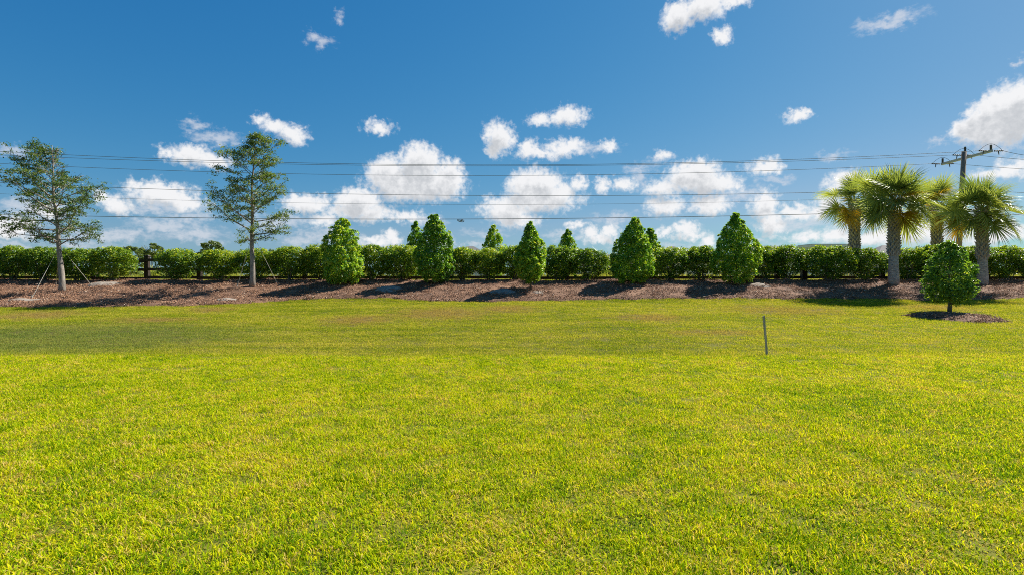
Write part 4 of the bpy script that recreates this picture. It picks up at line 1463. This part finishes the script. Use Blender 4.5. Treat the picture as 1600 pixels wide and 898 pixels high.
# ------------------------------------------------------------------ low palmettos beyond the fence
def palmetto(px, Y, h_, label, seed, tall=False):
    rng = random.Random(seed)
    x = (px - 800) / F * Y
    t = thing('palmetto', (x, Y, gz(x, Y)), label, 'palmetto', 'low palmettos beyond the fence')
    for i in range(9):
        o = link('frond', FR[i % 5], t)
        a = i * 2.399; e = R(75 - 6 * i) + rng.uniform(-0.1, 0.1)
        o.location = (math.cos(a) * 0.12, math.sin(a) * 0.12, h_ * 0.25)
        o.rotation_euler = (rng.uniform(-0.4, 0.4), -(e - 0.2), a)
        s_ = h_ * rng.uniform(0.75, 1.0)
        o.scale = (s_, s_, s_)
palmetto(946, 29, 0.95, 'spiky bright palmetto seen through the fence gap left of the wide evergreen', 1)
palmetto(240, 30, 0.9, 'spiky palmetto seen through the fence beside the open post', 2)
palmetto(950, 34, 2.3, 'taller palmetto poking above the hedge left of the wide evergreen', 3)
palmetto(1040, 28, 0.6, 'low palmetto under the fence rail right of the wide evergreen', 4)

# ------------------------------------------------------------------ far trees
def far_tree(px, top_py, half_px, Y, label, seed, flat=0.45, stem=0.45, n=1500, leaf=0.5):
    rng = np.random.default_rng(seed)
    x = (px - 800) / F * Y
    z0 = gz(x, Y)
    H = CAMZ + (HZ - top_py) / F * Y - z0
    W = half_px / F * Y
    nc = 46
    d = unit(rng.normal(size=(nc, 3))); d[:, 2] = np.abs(d[:, 2]) * rng.choice([1, 1, -0.4], nc)
    cr = rng.uniform(0.16, 0.30, nc) * W
    hgt = H * (1 - stem) / 1.3
    c = np.column_stack([d * np.array([W * 0.85, W * 0.85, hgt * 0.8]) + np.array([0, 0, H - hgt]), cr, d])
    V, T, C = clump_foliage(rng, c, n // nc, leaf, 0.6, 0.45, 0.2, 0.3)
    t = thing('tree', (x, Y, z0), label, 'tree', 'far trees beyond the fence')
    link('crown', np_mesh('crown', V, T, M['farleaf'], C), t)
    mb = MB()
    mb.tube([(0, 0, -0.2), (0.1, 0, H * 0.3), (0, 0, H * stem)], [0.022 * H, 0.017 * H, 0.014 * H], 8)
    for i in range(7):
        a = i * 0.9; L = W * 0.75
        mb.tube([(0, 0, H * stem * 0.95), (math.cos(a) * L * 0.5, math.sin(a) * L * 0.5, H * (stem + 0.12)), (math.cos(a) * L, math.sin(a) * L, H * (stem + 0.30))], [0.012 * H, 0.008 * H, 0.004 * H], 5, False)
    mb.build('trunk', M['stem'], t, True)
far_tree(203, 382, 20, 90, 'dense rounded far tree above the hedge left of the open fence post', 51, stem=0.2, n=2200)
far_tree(237, 380, 17, 95, 'umbrella shaped far tree with bare trunk right above the open fence post', 52, stem=0.62, n=1100)
far_tree(330, 374, 20, 80, 'far tree behind the lowest left branches of the tall oak', 53, stem=0.35, n=1700)
far_tree(490, 384, 14, 100, 'low far treetop above the hedge left of the broad bright conical tree', 54, stem=0.2)
far_tree(925, 387, 12, 100, 'low far treetop just above the hedge near the tall palmetto', 55, stem=0.2)
far_tree(430, 389, 22, 120, 'low far tree just over the hedge behind the right guy line of the tall oak', 56, stem=0.2)
far_tree(20, 389, 30, 110, 'wide low far tree behind the hedge at the sparse oak', 57, stem=0.2)

def treeline():
    rng = np.random.default_rng(77)
    n = 1100
    x = rng.uniform(-230, 230, n); y = 135 + rng.uniform(0, 14, n)
    top = 2.4 + 0.9 * np.sin(x * 0.05) * np.sin(x * 0.021 + 1) + rng.uniform(0, 0.9, n)
    cr = rng.uniform(0.8, 1.5, n)
    z = 1.3 + top * rng.uniform(0.25, 0.9, n)
    d = unit(np.column_stack([rng.normal(size=n) * 0.4, -np.ones(n), rng.uniform(0, 1, n)]))
    c = np.column_stack([x, y, z, cr, d])
    V, T, C = clump_foliage(rng, c, 26, 0.85, 0.6, 0.45, 0.2, 0.3)
    o = link('treeline', np_mesh('treeline', V, T, M['farleaf'], C))
    tag(o, 'low far-off scrub along the edge of the field beyond the fence', 'treeline', kind='stuff')
treeline()

# ------------------------------------------------------------------ houses far behind
def house(px, peak_py, Y, w, d, wall_h, label, ridge=0.25, rz=0.0):
    x = (px - 800) / F * Y
    z0 = gz(x, Y)
    H = CAMZ + (HZ - peak_py) / F * Y - z0
    t = thing('house', (x, Y, z0), label, 'house', 'houses beyond the field', rz)
    mb = MB(); mb.box((0, 0, wall_h / 2 - 0.1), (w, d, wall_h + 0.2)); mb.build('wall', M['stucco'], t)
    ow, od = w / 2 + 0.5, d / 2 + 0.5
    rl = w / 2 * ridge
    mb = MB()
    e = wall_h
    vs = [(-ow, -od, e), (ow, -od, e), (ow, od, e), (-ow, od, e), (-rl, 0, H), (rl, 0, H),
          (-ow, -od, e + 0.2), (ow, -od, e + 0.2), (ow, od, e + 0.2), (-ow, od, e + 0.2)]
    mb.add(vs, [(3, 2, 1, 0), (0, 1, 7, 6), (1, 2, 8, 7), (2, 3, 9, 8), (3, 0, 6, 9), (6, 7, 5, 4), (7, 8, 5), (8, 9, 4, 5), (9, 6, 4)])
    mb.build('roof', M['roof'], t)
    for i in (-1, 1):
        mb = MB(); mb.box((i * w * 0.27, -d / 2 - 0.03, 1.5), (1.6, 0.1, 1.4)); fr = mb.build('window', M['pale'], t)
        mb = MB(); mb.box((i * w * 0.27, -d / 2 - 0.09, 1.5), (1.4, 0.06, 1.2)); mb.build('pane', M['glass'], fr)
    mb = MB(); mb.box((0, -d / 2 - 0.04, 1.05), (1.0, 0.1, 2.1)); mb.build('door', M['fence'], t)
house(735, 385, 110, 13, 12, 3.2, 'house whose grey roof tip shows over the hedge right of the twin crowned evergreen', 0.1)
house(1050, 385, 110, 13, 12, 3.2, 'house whose grey roof peak shows over the hedge right of the wide evergreen', 0.06)
house(1196, 384.5, 110, 15, 12, 3.4, 'house whose grey roof slopes down towards the pale flat roofed building', 0.55)
house(1382, 383.5, 120, 13, 12, 3.4, 'house whose grey roof peak shows behind the foremost palm trunk', 0.08)
house(960, 398, 100, 14, 10, 3.0, 'house with pale walls glimpsed through the hedge gap left of the wide evergreen', 0.5)

def pale_building():
    Y = 60.0
    c0 = at(1269, 435, Y); c1 = at(1322, 435, Y)
    w = c1.x - c0.x; d = 2.9
    z0 = gz(c0.x, Y)
    H = CAMZ + (HZ - 386) / F * Y - z0
    t = thing('pale_building', ((c0.x + c1.x) / 2, Y + d / 2, z0), 'small pale grey flat roofed building behind the dark rounded shrub', 'building')
    mb = MB(); mb.box((0, 0, H / 2 - 0.1), (w, d, H + 0.2)); mb.build('wall', M['pale'], t)
    mb = MB(); mb.box((0, 0, H + 0.14), (w + 0.35, d + 0.35, 0.28)); mb.build('cornice', M['pale'], t)
    mb = MB(); mb.box((0, 0, H + 0.31), (w + 0.1, d + 0.1, 0.06)); mb.build('roof', M['roof'], t)
    mb = MB(); mb.box((0.6, -d / 2 - 0.03, 1.1), (1.0, 0.08, 2.2)); mb.build('door', M['stucco'], t)
pale_building()
print('triangles', sum(len(o.data.polygons) for o in S.objects if o.type == 'MESH'))
